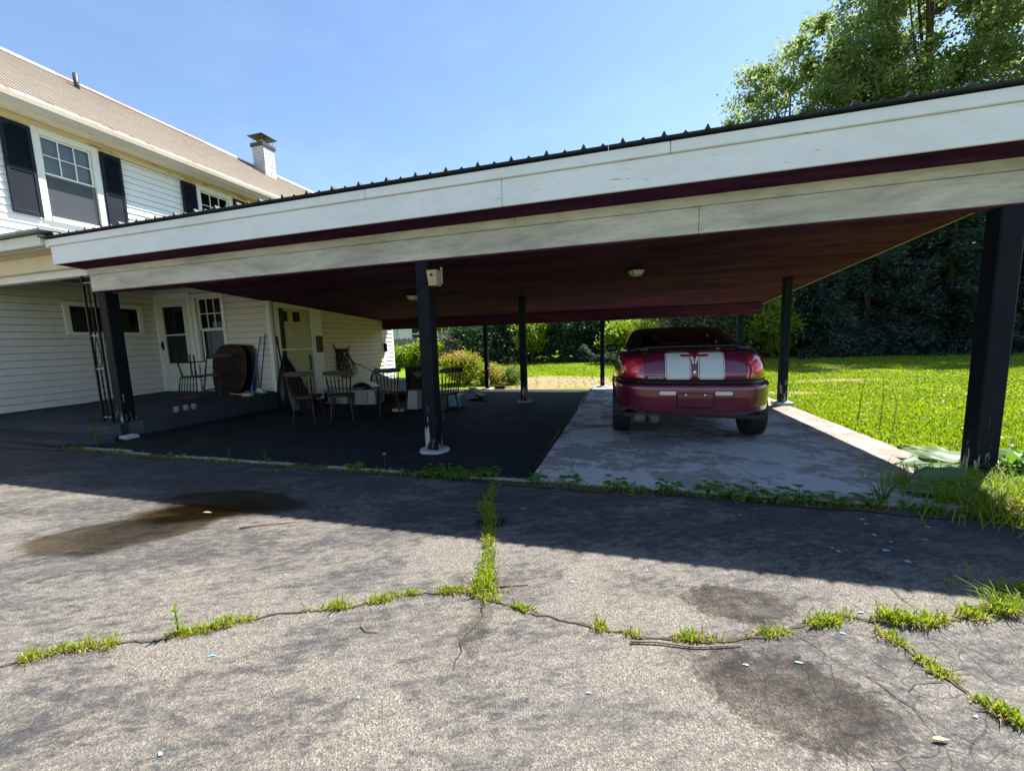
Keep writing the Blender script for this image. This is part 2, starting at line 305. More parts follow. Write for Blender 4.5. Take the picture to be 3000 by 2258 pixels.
    # --- neighbour
    MT['nb_siding'] = paint('pale_blue_siding', (.42, .50, .56), .2, .6, 2)
    MT['nb_white'] = paint('white_neighbour_trim', (.66, .70, .74), .2, .6, 3)
    MT['nb_roof'] = paint('grey_neighbour_roof', (.20, .19, .20), .4, .8, 5)
    MT['awning'] = paint('green_awning', (.02, .085, .07), .3, .7, 5)
mats()

# ------------------------------------------------------------------ mesh helper
class B:
    def __init__(s): s.v = []; s.f = []
    def add(s, vs, fs):
        k = len(s.v); s.v += [tuple(x) for x in vs]; s.f += [tuple(i + k for i in f) for f in fs]; return s
    def box(s, x0, x1, y0, y1, z0, z1, c=0., top=None):
        if c <= 0:
            t = top or (x0, x1, y0, y1)
            return s.add([(x0, y0, z0), (x1, y0, z0), (x1, y1, z0), (x0, y1, z0), (t[0], t[2], z1), (t[1], t[2], z1), (t[1], t[3], z1), (t[0], t[3], z1)],
                         [(3, 2, 1, 0), (4, 5, 6, 7), (0, 1, 5, 4), (1, 2, 6, 5), (2, 3, 7, 6), (3, 0, 4, 7)])
        X, Y, Z = (x0, x1), (y0, y1), (z0, z1); vs = []; idx = {}
        for i in (0, 1):
            for j in (0, 1):
                for k in (0, 1):
                    for a in range(3):
                        p = [X[i], Y[j], Z[k]]
                        for b in range(3):
                            if b != a: p[b] += c * (1, -1)[(i, j, k)[b]]
                        idx[i, j, k, a] = len(vs); vs.append(p)
        g = idx; fs = []
        for a, (b, d) in enumerate(((1, 2), (0, 2), (0, 1))):
            for e in (0, 1):
                q = []
                for u, v in ((0, 0), (1, 0), (1, 1), (0, 1)):
                    t = [0, 0, 0]; t[a] = e; t[b] = u; t[d] = v; q.append(g[(*t, a)])
                flip = (e == 0) ^ (a == 1)
                fs.append(tuple(q[::-1]) if flip else tuple(q))
        for a, (b, d) in enumerate(((1, 2), (0, 2), (0, 1))):           # edges along a
            for u in (0, 1):
                for v in (0, 1):
                    t0 = [0, 0, 0]; t0[b] = u; t0[d] = v; t1 = list(t0); t1[a] = 1
                    fs.append((g[(*t0, b)], g[(*t1, b)], g[(*t1, d)], g[(*t0, d)]))
        for i in (0, 1):
            for j in (0, 1):
                for k in (0, 1): fs.append(tuple(g[i, j, k, a] for a in range(3)))
        return s.add(vs, fs)
    def tube(s, pts, r, n=8, cap=True):
        pts = [Vector(p) for p in pts]; rs = r if isinstance(r, (list, tuple)) else [r]*len(pts)
        vs = []; fs = []; u = None
        for i, p in enumerate(pts):
            t = (pts[min(i+1, len(pts)-1)] - pts[max(i-1, 0)]).normalized()
            if u is None: u = t.orthogonal().normalized()
            else: u = (u - t*u.dot(t)); u = u.normalized() if u.length > 1e-6 else t.orthogonal().normalized()
            v = t.cross(u)
            for k in range(n):
                a = 2*math.pi*k/n; vs.append(p + (u*math.cos(a) + v*math.sin(a))*rs[i])
        for i in range(len(pts)-1):
            for k in range(n):
                a, b = i*n+k, i*n+(k+1) % n; fs.append((a, b, b+n, a+n))
        if cap: fs += [tuple(range(n-1, -1, -1)), tuple(range((len(pts)-1)*n, len(pts)*n))]
        return s.add(vs, fs)
    def turned(s, p0, p1, prof, n=8):
        p0, p1 = Vector(p0), Vector(p1)
        return s.tube([p0.lerp(p1, t) for t, _ in prof], [r for _, r in prof], n)
    def quad(s, a, b, c, d): return s.add([a, b, c, d], [(0, 1, 2, 3)])
    def prism(s, poly, axis, a, b):
        n = len(poly); f = {'x': lambda p, t: (t, p[0], p[1]), 'y': lambda p, t: (p[0], t, p[1]), 'z': lambda p, t: (p[0], p[1], t)}[axis]
        return s.add([f(p, a) for p in poly] + [f(p, b) for p in poly],
                     [tuple(range(n))[::-1], tuple(range(n, 2*n))] + [(i, (i+1) % n, (i+1) % n + n, i+n) for i in range(n)])
    def leaf(s, base, d, L, W, droop=.3, upv=(0, 0, 1), n=4, fold=.15):
        b = Vector(base); d = Vector(d).normalized(); upv = Vector(upv); side = d.cross(upv)
        side = side.normalized() if side.length > 1e-4 else Vector((1, 0, 0)); nu = side.cross(d)
        vs = []; fs = []
        for i in range(n+1):
            t = i/n; wd = W*(math.sin(math.pi*min(1, t**.8*.97+.02)))*.5
            p = b + d*(L*t) - Vector((0, 0, 1))*(droop*L*t*t)
            vs += [p - side*wd + nu*wd*fold, p, p + side*wd + nu*wd*fold]
        for i in range(n):
            k = 3*i; fs += [(k, k+1, k+4, k+3), (k+1, k+2, k+5, k+4)]
        return s.add(vs, fs)
    def build(s, name, mat, parent=None, smooth=False, kind=None, mesh=None):
        me = bpy.data.meshes.new(name); me.from_pydata(s.v, [], s.f); me.update()
        return link(name, me, mat, parent, smooth, kind)

def link(name, me, mat, parent=None, smooth=False, kind=None):
    if mat and not me.materials: me.materials.append(MT[mat] if isinstance(mat, str) else mat)
    if smooth: me.polygons.foreach_set('use_smooth', [True]*len(me.polygons))
    o = bpy.data.objects.new(name, me); C.objects.link(o)
    if parent:
        o.parent = parent
        if parent.type == 'EMPTY' and not parent.get('_local'): o.matrix_parent_inverse = Matrix.Translation(-parent.location)
    if kind: o['kind'] = kind
    return o
def npmesh(name, v, f, mat, parent=None, kind=None, smooth=False):
    me = bpy.data.meshes.new(name); v = np.asarray(v, np.float32); f = np.asarray(f, np.int32); k = f.shape[1]
    me.vertices.add(len(v)); me.vertices.foreach_set('co', v.ravel())
    me.loops.add(f.size); me.loops.foreach_set('vertex_index', f.ravel())
    me.polygons.add(len(f)); me.polygons.foreach_set('loop_start', np.arange(0, f.size, k, dtype=np.int32))
    me.update(calc_edges=True); me.validate()
    return link(name, me, mat, parent, smooth, kind)
def tag(o, label, cat, group=None):
    o['label'] = label; o['category'] = cat
    if group: o['group'] = group
    return o
def thing(name, label, cat, loc=(0, 0, 0), rz=0., group=None, local=False):
    o = bpy.data.objects.new(name, None); C.objects.link(o); o.location = loc; o.rotation_euler = (0, 0, rz); o.empty_display_size = .1
    if local: o['_local'] = 1
    return tag(o, label, cat, group)
def dup(root, loc, rot, label):
    r = root.copy(); C.objects.link(r); r.location = loc; r.rotation_euler = rot; r['label'] = label
    for ch in list(root.children):
        c = ch.copy(); C.objects.link(c); c.parent = r
        for g in ch.children:
            d = g.copy(); C.objects.link(d); d.parent = c
    return r
def zg(x, y):                                # carport asphalt
    return -.03*max(0., y-3.85)
def zslab(y): return .02 - .02*(y-3.85)
def zl(x, y):                                # lawn
    return -.22*np.clip((y-3.85)/7, 0, 1) + .018*np.clip(x-1, 0, 15)*np.clip((y-3.)/6, 0, 1) - .012
def zp(y): return .2 + .025*(y-4.)           # porch floor

# ------------------------------------------------------------------ ground
xs = np.unique(np.concatenate([np.linspace(-300, -30, 10), np.linspace(-30, -8, 12), np.linspace(-8, 20, 57), np.linspace(20, 300, 12)]))
ys = np.unique(np.concatenate([np.linspace(-200, -10, 6), np.linspace(-10, 2.6, 8), np.linspace(2.6, 26, 80), np.linspace(26, 400, 14)]))
gx, gy = np.meshgrid(xs, ys); gz = zl(gx, gy) + .015*np.sin(gx*1.7+gy*.9)*np.clip((gy-5)/4, 0, 1)
gz = np.where((gy < 3.9) & (gx < 2.3), -.06, gz); gz = np.where(gy < 2.9, -.06, gz)
gz = np.where((gx < 2.72) & (gy < 10.85), np.minimum(gz, -.06-.035*np.clip(gy-3.85, 0, 9)), gz)
nx = len(xs); i, j = np.meshgrid(np.arange(nx-1), np.arange(len(ys)-1)); a = (j*nx+i).ravel()
npmesh('ground', np.stack([gx, gy, gz], -1).reshape(-1, 3), np.stack([a, a+1, a+nx+1, a+nx], 1), 'lawn', kind='structure', smooth=True)
drv = B()
dv = [(-30, -12, 0), (9, -12, 0), (9, 2.6, 0), (5, 2.7, 0), (3.0, 2.95, 0), (2.3, 3.02, 0), (1.9, 3.08, 0), (-6.7, 3.08, 0), (-8.2, 3.24, 0), (-30, 3.0, 0)]
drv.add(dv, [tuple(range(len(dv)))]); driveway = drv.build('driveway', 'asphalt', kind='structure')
b = B(); b.add([(-7.2, 3.10, .006), (-.76, 3.10, .006), (-.76, 3.85, .004), (-.76, 10.62, zg(0, 10.62)), (-7.2, 10.62, zg(0, 10.62)), (-7.2, 3.85, .004), (-7.2, 3.10, -.05), (-.76, 3.10, -.05), (-.76, 10.62, -.3), (-7.2, 10.62, -.3)],
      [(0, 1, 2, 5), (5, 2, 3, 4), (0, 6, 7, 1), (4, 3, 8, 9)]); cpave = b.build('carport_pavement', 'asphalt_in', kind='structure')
b = B(); z0, z1 = zslab(3.85), zslab(10.75)
b.add([(-.757, 3.13, z0+.012), (2.66, 3.13, z0+.012), (2.80, 10.75, z1), (-.757, 10.75, z1), (-.757, 3.13, -.1), (2.66, 3.13, -.1), (2.80, 10.75, -.3), (-.757, 10.75, -.3)],
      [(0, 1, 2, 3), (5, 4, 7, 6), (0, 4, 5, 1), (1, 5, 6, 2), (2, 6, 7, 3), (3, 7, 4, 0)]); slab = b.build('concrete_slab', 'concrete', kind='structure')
# porch slab with a broken corner, and the low step in front of it
b = B(); out = [(-14, 3.66), (-7.05, 3.66), (-6.93, 3.74), (-6.98, 3.86), (-6.86, 3.98), (-6.84, 4.2), (-7.10, 6.597), (-14, 6.597)]
n = len(out); b.add([(x, y, zp(y)-(.012 if 1 <= k <= 3 else 0)) for k, (x, y) in enumerate(out)] + [(x, y, -.15) for x, y in out],
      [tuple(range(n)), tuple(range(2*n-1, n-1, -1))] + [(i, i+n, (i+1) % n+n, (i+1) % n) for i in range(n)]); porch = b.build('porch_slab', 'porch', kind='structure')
b = B(); out = [(-14, 3.22), (-9, 3.24), (-7.3, 3.3), (-6.72, 3.36), (-6.62, 3.5), (-6.75, 3.58), (-6.9, 3.655), (-14, 3.655)]; n = len(out)
b.add([(x, y, .055 if x < -7 else .045) for x, y in out] + [(x, y, -.1) for x, y in out],
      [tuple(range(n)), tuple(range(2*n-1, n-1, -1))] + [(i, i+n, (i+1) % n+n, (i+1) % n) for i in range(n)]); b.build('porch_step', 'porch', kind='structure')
B().box(-6.78, -6.62, 3.62, 3.78, -.02, .05, .01).build('broken_slab', 'pier', porch)
# soil seam + pale edging between driveway and carport floor, joint board
b = B()
for k in range(60):
    x = -7.9 + k*.176; wv = lambda q: .03*math.sin(q*2.7)+.018*math.sin(q*9.1)
    y0, y1 = 3.045+wv(x)-(.01 if x > -.8 else 0), 3.045+wv(x+.176)-(.01 if x > -.8 else 0)
    b.quad((x, y0, .008), (x+.176, y1, .008), (x+.176, 3.14 if x > -.8 else 3.12, .009), (x, 3.14 if x > -.8 else 3.12, .009))
b.build('soil_seam', 'soil', kind='structure')
b = B()
for k in (0, 1, 2, 4, 5, 6, 7, 9, 10, 12, 13): b.box(-6.6+k*.42, -6.6+k*.42+.415, 3.10+.004*(k % 3)+(.06 if k < 2 else .0), 3.135+.004*(k % 3)+(.06 if k < 2 else 0), .0, .022+.003*(k % 2), .004)
b.build('edging_strip', 'edging', cpave, kind='stuff')
b = B(); b.box(-.80, -.765, 3.3, 4.9, -.08, .034, .004); o = b.build('joint_board', 'woodd', cpave)
b = B(); b.add([(-.80, 7.2, zslab(7.2)+.012), (-.765, 7.2, zslab(7.2)+.012), (-.765, 10.6, zslab(10.6)+.012), (-.80, 10.6, zslab(10.6)+.012), (-.80, 7.2, -.2), (-.765, 7.2, -.2), (-.765, 10.6, -.3), (-.80, 10.6, -.3)],
      [(0, 1, 2, 3), (0, 4, 5, 1), (1, 5, 6, 2), (2, 6, 7, 3), (3, 7, 4, 0)]); b.build('joint_strip', 'edging', cpave)
# puddle
b = B(); N = 48; ring = []
for k in range(N):
    a = 2*math.pi*k/N; rr = 1+.10*math.sin(3*a+1)+.07*math.sin(5*a+.4)+.03*math.sin(11*a)
    x, y = .64*rr*math.cos(a), .26*rr*math.sin(a); th = R(22); ring.append((-3.08+x*math.cos(th)-y*math.sin(th), 2.05+x*math.sin(th)+y*math.cos(th), .005))
b.add(ring, [tuple(range(N))]); b.build('puddle', 'water', kind='structure')

# cracks in the driveway and the dirt that fills them
def ribbon(b, pts, w, z=.004, jag=.012):
    pts = [Vector((x, y, 0)) for x, y in pts]; fine = []
    for p, q in zip(pts, pts[1:]):
        m = max(2, int((q-p).length/.04))
        fine += [p.lerp(q, t/m) for t in range(m)]
    fine.append(pts[-1]); L = []; Rr = []
    for k, p in enumerate(fine):
        t = (fine[min(k+1, len(fine)-1)]-fine[max(k-1, 0)]).normalized(); nn = Vector((-t.y, t.x, 0))
        c = p + nn*random.uniform(-jag, jag); ww = w*random.uniform(.35, 1.25)
        L.append((*(c+nn*ww)[:2], z)); Rr.append((*(c-nn*ww)[:2], z))
    vs = L + Rr; n = len(L); b.add(vs, [(k, k+n, k+n+1, k+1) for k in range(n-1)]); return fine
CR1 = [(-2.9, .45), (-2.36, .78), (-2.235, .90), (-1.947, 1.018), (-1.758, 1.134), (-1.637, 1.227), (-1.436, 1.332), (-1.192, 1.425), (-1.0, 1.559), (-.683, 1.66), (-.633, 1.619)]
CR2 = [(-.633, 1.619), (-.405, 1.576), (-.173, 1.545), (.102, 1.533), (.426, 1.593), (.713, 1.737), (.916, 1.847), (1.185, 1.87), (1.495, 2.006), (1.75, 2.12), (2.3, 2.25)]
CR3 = [(1.0, 1.80), (1.065, 1.632), (1.114, 1.518), (1.175, 1.428), (1.25, 1.28)]
CR4 = [(-.633, 1.619), (-.722, 1.926), (-.86, 2.358), (-.955, 2.553), (-1.051, 3.06)]
for pts, wd in ((CR1, .006), (CR2, .007), (CR3, .008), (CR4, .010)):
    b = B(); ribbon(b, pts, wd); b.build('crack', 'crack', driveway)
for pts in ([(.66, 1.72), (.74, 1.60), (.83, 1.53), (.93, 1.50), (1.06, 1.56)], [(.83, 1.53), (.90, 1.42), (1.0, 1.34)], [(-.62, 1.60), (-.60, 1.45), (-.63, 1.33), (-.60, 1.2)], [(1.3, 2.3), (1.42, 2.15), (1.40, 2.02)], [(1.5, 2.9), (1.62, 2.4), (1.60, 2.3), (1.66, 2.16)], [(1.25, 1.78), (1.38, 1.62), (1.52, 1.52), (1.60, 1.38)], [(1.38, 1.62), (1.50, 1.68), (1.7, 1.66)], [(1.10, 2.35), (1.22, 2.2), (1.20, 2.05), (1.28, 1.93)], [(.95, 2.2), (1.08, 2.12), (1.22, 2.2)]):
    b = B(); ribbon(b, pts, .0022, .0045); b.build('crack', 'crack', driveway)
# flecks of blue paint
for k, (x, y) in enumerate([(-.686, 2.608), (-.405, 1.565), (-.245, 1.83), (.122, 2.013), (.625, 1.538), (.438, 1.481), (.855, 1.739), (.994, 1.897), (1.477, 2.893), (1.467, 2.829), (1.431, 2.677), (1.476, 2.607), (1.79, 2.853), (1.671, 2.673), (1.129, 2.458), (1.145, 2.433), (1.391, 2.495), (1.431, 2.396), (-3.156, 3.019), (-3.3, 2.953), (-1.58, 1.031), (-.881, 1.015), (-1.351, .705), (-.111, 1.227), (1.066, 1.434), (.756, 2.801)]):
    rr = random.uniform(.006, .013)*(1.3 if y > 2.3 else .7); n = 9; st = random.uniform(1, 2.4); th = random.uniform(-.4, .6)
    P = []
    for q in range(n):
        a = 2*math.pi*q/n; r2 = rr*random.uniform(.45, 1.1); px, py = st*r2*math.cos(a), r2*math.sin(a)/st**.5
        P.append((x+px*math.cos(th)-py*math.sin(th), y+px*math.sin(th)+py*math.cos(th), .0045))
    b = B(); b.add(P, [tuple(range(n))]); b.build('paint_chip', 'chip', driveway)

def letters(name, body, size, mat, parent, loc, rot, scale=(1, 1, 1), align='LEFT', world=False):
    cu = bpy.data.curves.new(name, 'FONT'); cu.body = body; cu.size = size; cu.extrude = .002; cu.align_x = align
    t_ = bpy.data.objects.new(name, cu); C.objects.link(t_); bpy.context.view_layer.update()
    me = bpy.data.meshes.new_from_object(t_.evaluated_get(bpy.context.evaluated_depsgraph_get())); bpy.data.objects.remove(t_)
    me.transform(Matrix.Translation(loc) @ Matrix.Rotation(rot[2], 4, 'Z') @ Matrix.Rotation(rot[1], 4, 'Y') @ Matrix.Rotation(rot[0], 4, 'X') @ Matrix.Diagonal((*scale, 1)))
    me.materials.clear(); return link(name, me, mat, parent)
# ------------------------------------------------------------------ carport
cp = thing('carport', 'low open carport with white fascia, black posts and maroon plywood ceiling', 'carport', (-2, 3.85, 0))
XL, XR, YF, YB = -7.22, 3.25, 3.48, 11.0
zs = lambda y: 2.37 - .0695*(y-3.78)                 # underside of the ceiling
b = B(); b.add([(XL, YF, zs(YF)), (XR, YF, zs(YF)), (XR, YB, zs(YB)), (XL, YB, zs(YB)), (XL, YF, zs(YF)+.05), (XR, YF, zs(YF)+.05), (XR, YB, zs(YB)+.05), (XL, YB, zs(YB)+.05)],
      [(3, 2, 1, 0), (4, 5, 6, 7), (0, 1, 5, 4), (1, 2, 6, 5), (2, 3, 7, 6), (3, 0, 4, 7)])
# plywood ceiling sheets
b = B(); nX = 5; ycut = [3.50, 5.95, 8.4, 10.98]
for i in range(nX):
    xa, xb = XL+.01+i*(XR-XL-.02)/nX, XL+.01+(i+1)*(XR-XL-.02)/nX-.004
    for ya, yb in zip(ycut, ycut[1:]):
        yb -= .004; q = B(); dz = random.uniform(0, .002)
        q.add([(xa, ya, zs(ya)-dz), (xb, ya, zs(ya)-dz), (xb, yb, zs(yb)-dz), (xa, yb, zs(yb)-dz), (xa, ya, zs(ya)+.02), (xb, ya, zs(ya)+.02), (xb, yb, zs(yb)+.02), (xa, yb, zs(yb)+.02)],
              [(3, 2, 1, 0), (4, 5, 6, 7), (0, 1, 5, 4), (1, 2, 6, 5), (2, 3, 7, 6), (3, 0, 4, 7)])
        q.build('ceiling_panel', 'soffit', cp)
# fascia: lower broad board, upper narrow board a little proud
for xa, xb in ((XL, -1.03), (-1.026, XR)):
    B().box(xa, xb, YF-.022, YF, 2.385, 2.612, .004).build('fascia_board', 'fascia', cp)
for xa, xb in ((XL-.04, -2.4), (-2.396, .35), (.354, XR+.02)):
    B().box(xa, xb, YF-.045, YF, 2.614, 2.700, .005).build('fascia_board', 'fascia', cp)
B().box(XL-.06, XL-.003, YF-.043, YF+.02, 2.60, 2.698, .01).build('fascia_end', 'fascia', cp)
# side fascia boards follow the slope
for X in (XL-.024, XR+.002):  # thin edge boards
    b = B(); b.add([(X, YF, zs(YF)+.002), (X+.014, YF, zs(YF)+.002), (X+.014, YB, zs(YB)+.002), (X, YB, zs(YB)+.002), (X, YF, 2.70), (X+.014, YF, 2.70), (X+.014, YB, 2.70-.0695*(YB-YF)), (X, YB, 2.70-.0695*(YB-YF))],
          [(3, 2, 1, 0), (4, 5, 6, 7), (0, 1, 5, 4), (1, 2, 6, 5), (2, 3, 7, 6), (3, 0, 4, 7)]); b.build('edge_board', 'beam', cp)
# ribbed metal roof
zr = lambda y: 2.712 - .0695*(y-YF)
xx = XL-.12; k = 0
while xx < XR+.02:
    xe = min(xx+.80, XR+.025); q = B()
    ya, yb = YF-.075, YB+.06
    q.add([(xx, ya, zr(ya)), (xe, ya, zr(ya)), (xe, yb, zr(yb)), (xx, yb, zr(yb)), (xx, ya, zr(ya)+.012), (xe, ya, zr(ya)+.012), (xe, yb, zr(yb)+.012), (xx, yb, zr(yb)+.012)],
          [(3, 2, 1, 0), (4, 5, 6, 7), (0, 1, 5, 4), (1, 2, 6, 5), (2, 3, 7, 6), (3, 0, 4, 7)])
    q.build('roof_sheet', 'roofmetal', cp); xx += .803
x = XL-.08; big = True
while x < XR+.02:
    h, wv = (.034, .020) if big else (.016, .016); ya, yb = YF-.085, YB+.06; q = B(); z = lambda y: zr(y)+.008
    q.add([(x-wv, ya, z(ya)), (x+wv, ya, z(ya)), (x+wv*.18, ya, z(ya)+h), (x-wv*.18, ya, z(ya)+h), (x-wv, yb, z(yb)), (x+wv, yb, z(yb)), (x+wv*.18, yb, z(yb)+h), (x-wv*.18, yb, z(yb)+h)],
          [(0, 1, 2, 3), (7, 6, 5, 4), (0, 4, 5, 1), (1, 5, 6, 2), (2, 6, 7, 3), (3, 7, 4, 0)]); q.build('roof_rib', 'ribs', cp)
    x += .152; big = not big
# front beam (two boards), rear beam
for xa, xb in ((-7.15, -5.6), (-5.597, .62), (.623, 3.22)):
    B().box(xa, xb, 3.775, 3.92, 2.066, 2.285, .004).build('beam', 'beam', cp)
for xa, xb in ((-7.17, -1.0), (-.997, 3.23)):
    B().box(xa, xb, 3.762, 3.92, 2.287, 2.372, .003).build('beam', 'beam', cp)
B().box(-7.12, 3.16, 3.80, 3.90, 2.052, 2.064).build('beam_plate', 'soffit', cp)
B().box(-7.06, 3.13, 10.50, 10.64, 1.625, zs(10.64)-.003, .006).build('rear_beam', 'soffit', cp)
# posts
def post(x, y, zb, zt, wd=.14, foot=None):
    q = B(); h = wd/2; q.box(x-h, x+h, y-h, y+h, zb, zt, .008); p = q.build('post', 'post', cp)
    if foot: B_ = B(); foot(B_); B_.build('footing', 'pier', p)
    return p
def disc(x, y, z, r, h):
    def f(q):
        P = []; N = 18
        for k in range(N):
            a = 2*math.pi*k/N; rr = r*(1+.08*math.sin(2*a+1)+.05*math.sin(5*a)); P.append((x+rr*math.cos(a), y+rr*math.sin(a)))
        q.prism(P, 'z', z-.05, z+h)
    return f
post(-2.028, 3.85, .035, 2.052, .145, disc(-2.03, 3.85, 0, .15, .032))
post(-7.06, 3.90, zp(3.9), 2.052, .16)
post(2.69, 3.85, .0, 2.052, .142)
post(-2.03, 8.03, zg(0, 8.03)+.03, zs(8.03)-.003, .13, disc(-2.03, 8.03, zg(0, 8.03), .15, .03))
post(2.66, 7.72, zslab(7.72)+.055, zs(7.72)-.003, .12, lambda q: q.box(2.53, 2.80, 7.59, 7.85, -.2, zslab(7.7)+.055, .01))
for X in (-3.765, -.52, 2.70):
    z = -.2 if X < -1 else zslab(10.57)
    post(X, 10.57, z+.03, 1.624, .11, lambda q, X=X, z=z: q.box(X-.14, X+.14, 10.43, 10.70, z-.1, z+.03, .008))
# lamps, hook, nest box
def lamp(label, x, y, rz):
    t = thing('ceiling_lamp', label, 'ceiling light', (x, y, zs(y)), rz, 'square lamps under the carport ceiling', True)
    B().box(-.06, .06, -.06, .06, -.028, -.002, .004).build('mount', 'black', t)
    q = B(); q.box(-.10, .10, -.10, .10, -.036, -.028); q.build('frame', 'black', t)
    q = B(); q.box(-.062, .062, -.062, .062, -.105, -.036, top=(-.092, .092, -.092, .092)); q.build('shade', 'lampglass', t)
    q = B()
    for sx in (-1, 1):
        for sy_ in (-1, 1): q.tube([(sx*.064, sy_*.064, -.106), (sx*.095, sy_*.095, -.034)], .005, 6)
    for s in (-1, 1): q.box(-.066, .066, s*.064-.004, s*.064+.004, -.110, -.102); q.box(s*.064-.004, s*.064+.004, -.06, .06, -.110, -.102)
    q.build('cage', 'black', t); return t
lamp('square glass lamp on the carport ceiling above the maroon car', .19, 6.22, .35)
lamp('square glass lamp on the carport ceiling partly behind the middle front post', -3.95, 6.95, .2)
t = thing('ceiling_hook', 'small bent wire hook hanging from the maroon ceiling', 'hook', (.39, 4.32, zs(4.32)), local=True)
B().tube([(-.045, 0, -.10), (-.02, 0, -.0), (.0, 0, .0), (.03, 0, -.02), (.05, 0, -.115)], .004, 6).build('wire', 'galv', t, True)
t = thing('birdhouse', 'small pale wooden nest box on the middle front post', 'birdhouse', (-1.905, 3.83, 1.80), local=True)
q = B(); q.box(-.042, .048, -.058, .05, 0, .155, top=(-.052, .058, -.078, .05)); q.build('box', 'woodp', t)
q = B(); q.box(-.06, .068, -.095, .055, .157, .170, .003); q.build('roof', 'woodd', t)
q = B(); q.tube([(0.0, -.078, .105), (0.0, -.066, .105)], .014, 12); q.build('hole', 'dark', t)
q = B(); q.box(.062, .080, .01, .03, .02, .19); q.build('bracket', 'galv', t)

# ------------------------------------------------------------------ house
hs = thing('house', 'old two-storey white clapboard house with tan shingle roof and dark shutters', 'house', (-10.4, 8, 0))
def siding(axis, pos, sgn, a0, a1, z0, z1, mat, openings=(), step=.128, topf=None):
    """clapboards on the plane axis=pos that face sgn; openings (a0,a1,z0,z1) are left out"""
    z = z0
    while z < z1 - .01:
        zt = min(z+step, z1); segs = [(a0, a1)]
        parts = [(s0, s1, z, zt) for (s0, s1) in segs]
        for (o0, o1, p0, p1) in openings:
            nxt = []
            for (s0, s1, u, v) in parts:
                if s1 <= o0 or s0 >= o1 or v <= p0 or u >= p1: nxt.append((s0, s1, u, v)); continue
                if s0 < o0: nxt.append((s0, o0, u, v))
                if s1 > o1: nxt.append((o1, s1, u, v))
                m0, m1 = max(s0, o0), min(s1, o1)
                if u < p0-.02: nxt.append((m0, m1, u, p0))
                if v > p1+.02: nxt.append((m0, m1, p1, v))
            parts = [p for p in nxt if p[1]-p[0] > .02]
        for (s0, s1, zu, zv) in parts:
            jz = random.uniform(-.0015, .0015); q = B()
            th, tb = .004, .026; zl_ = zu + jz + (.007 if zu == z else 0)
            P = [(pos+sgn*tb, zl_), (pos, zl_), (pos, zv), (pos+sgn*th, zv)]
            # prism of profile (offset,z) along the wall
            f = (lambda p, t: (p[0], t, p[1])) if axis == 'x' else (lambda p, t: (t, p[0], p[1]))
            tt = [s0, s1]
            q.add([f(p, tt[0]) for p in P] + [f(p, tt[1]) for p in P], [(3, 2, 1, 0), (4, 5, 6, 7)] + [(i, (i+1) % 4, (i+1) % 4+4, i+4) for i in range(4)])
            q.build('siding_board', mat, hs)
        z += step
# core walls behind the boards (recess for the openings behind them)
q = B(); q.box(-16.2, -10.75, -2, 15.2, -.3, 5.32); q.build('wall', 'trim', hs)
WB = (5.0, 6.30, 1.56, 2.22)
WU1 = (4.945, 5.905, 3.70, 5.355); WU2 = (7.82, 8.785, 3.75, 5.34)
# thin wall skins around openings
def skin(axis, pos, back, a0, a1, z0, z1, openings, mat='gapdark'):
    cuts = sorted({a0, a1, *[v for o in openings for v in o[:2]]}); q = B()
    for s0, s1 in zip(cuts, cuts[1:]):
        mid = (s0+s1)/2; zz = [(z0, z1)]
        for o in openings:
            if o[0] < mid < o[1]: zz = [(z0, o[2]), (o[3], z1)]
        for u, v in zz:
            if v-u > .01:
                lo, hi = sorted((pos, back))
                if axis == 'x': q.box(lo, hi, s0, s1, u, v)
                else: q.box(s0, s1, lo, hi, u, v)
    return q.build('wall', mat, hs)
skin('x', -10.402, -10.75, -2, 6.6, 0, 2.9, [WB]); skin('x', -10.402, -10.75, -2, 15.2, 2.9, 5.32, [WU1, WU2]); skin('x', -10.402, -10.75, 6.6, 15.2, 0, 2.9, [])
siding('x', -10.4, 1, -1.5, 6.59, .215, 2.62, 'siding', [WB])
siding('x', -10.4, 1, 1.5, 15.0, 3.05, 5.32, 'siding_w', [WU1, WU2], .130)
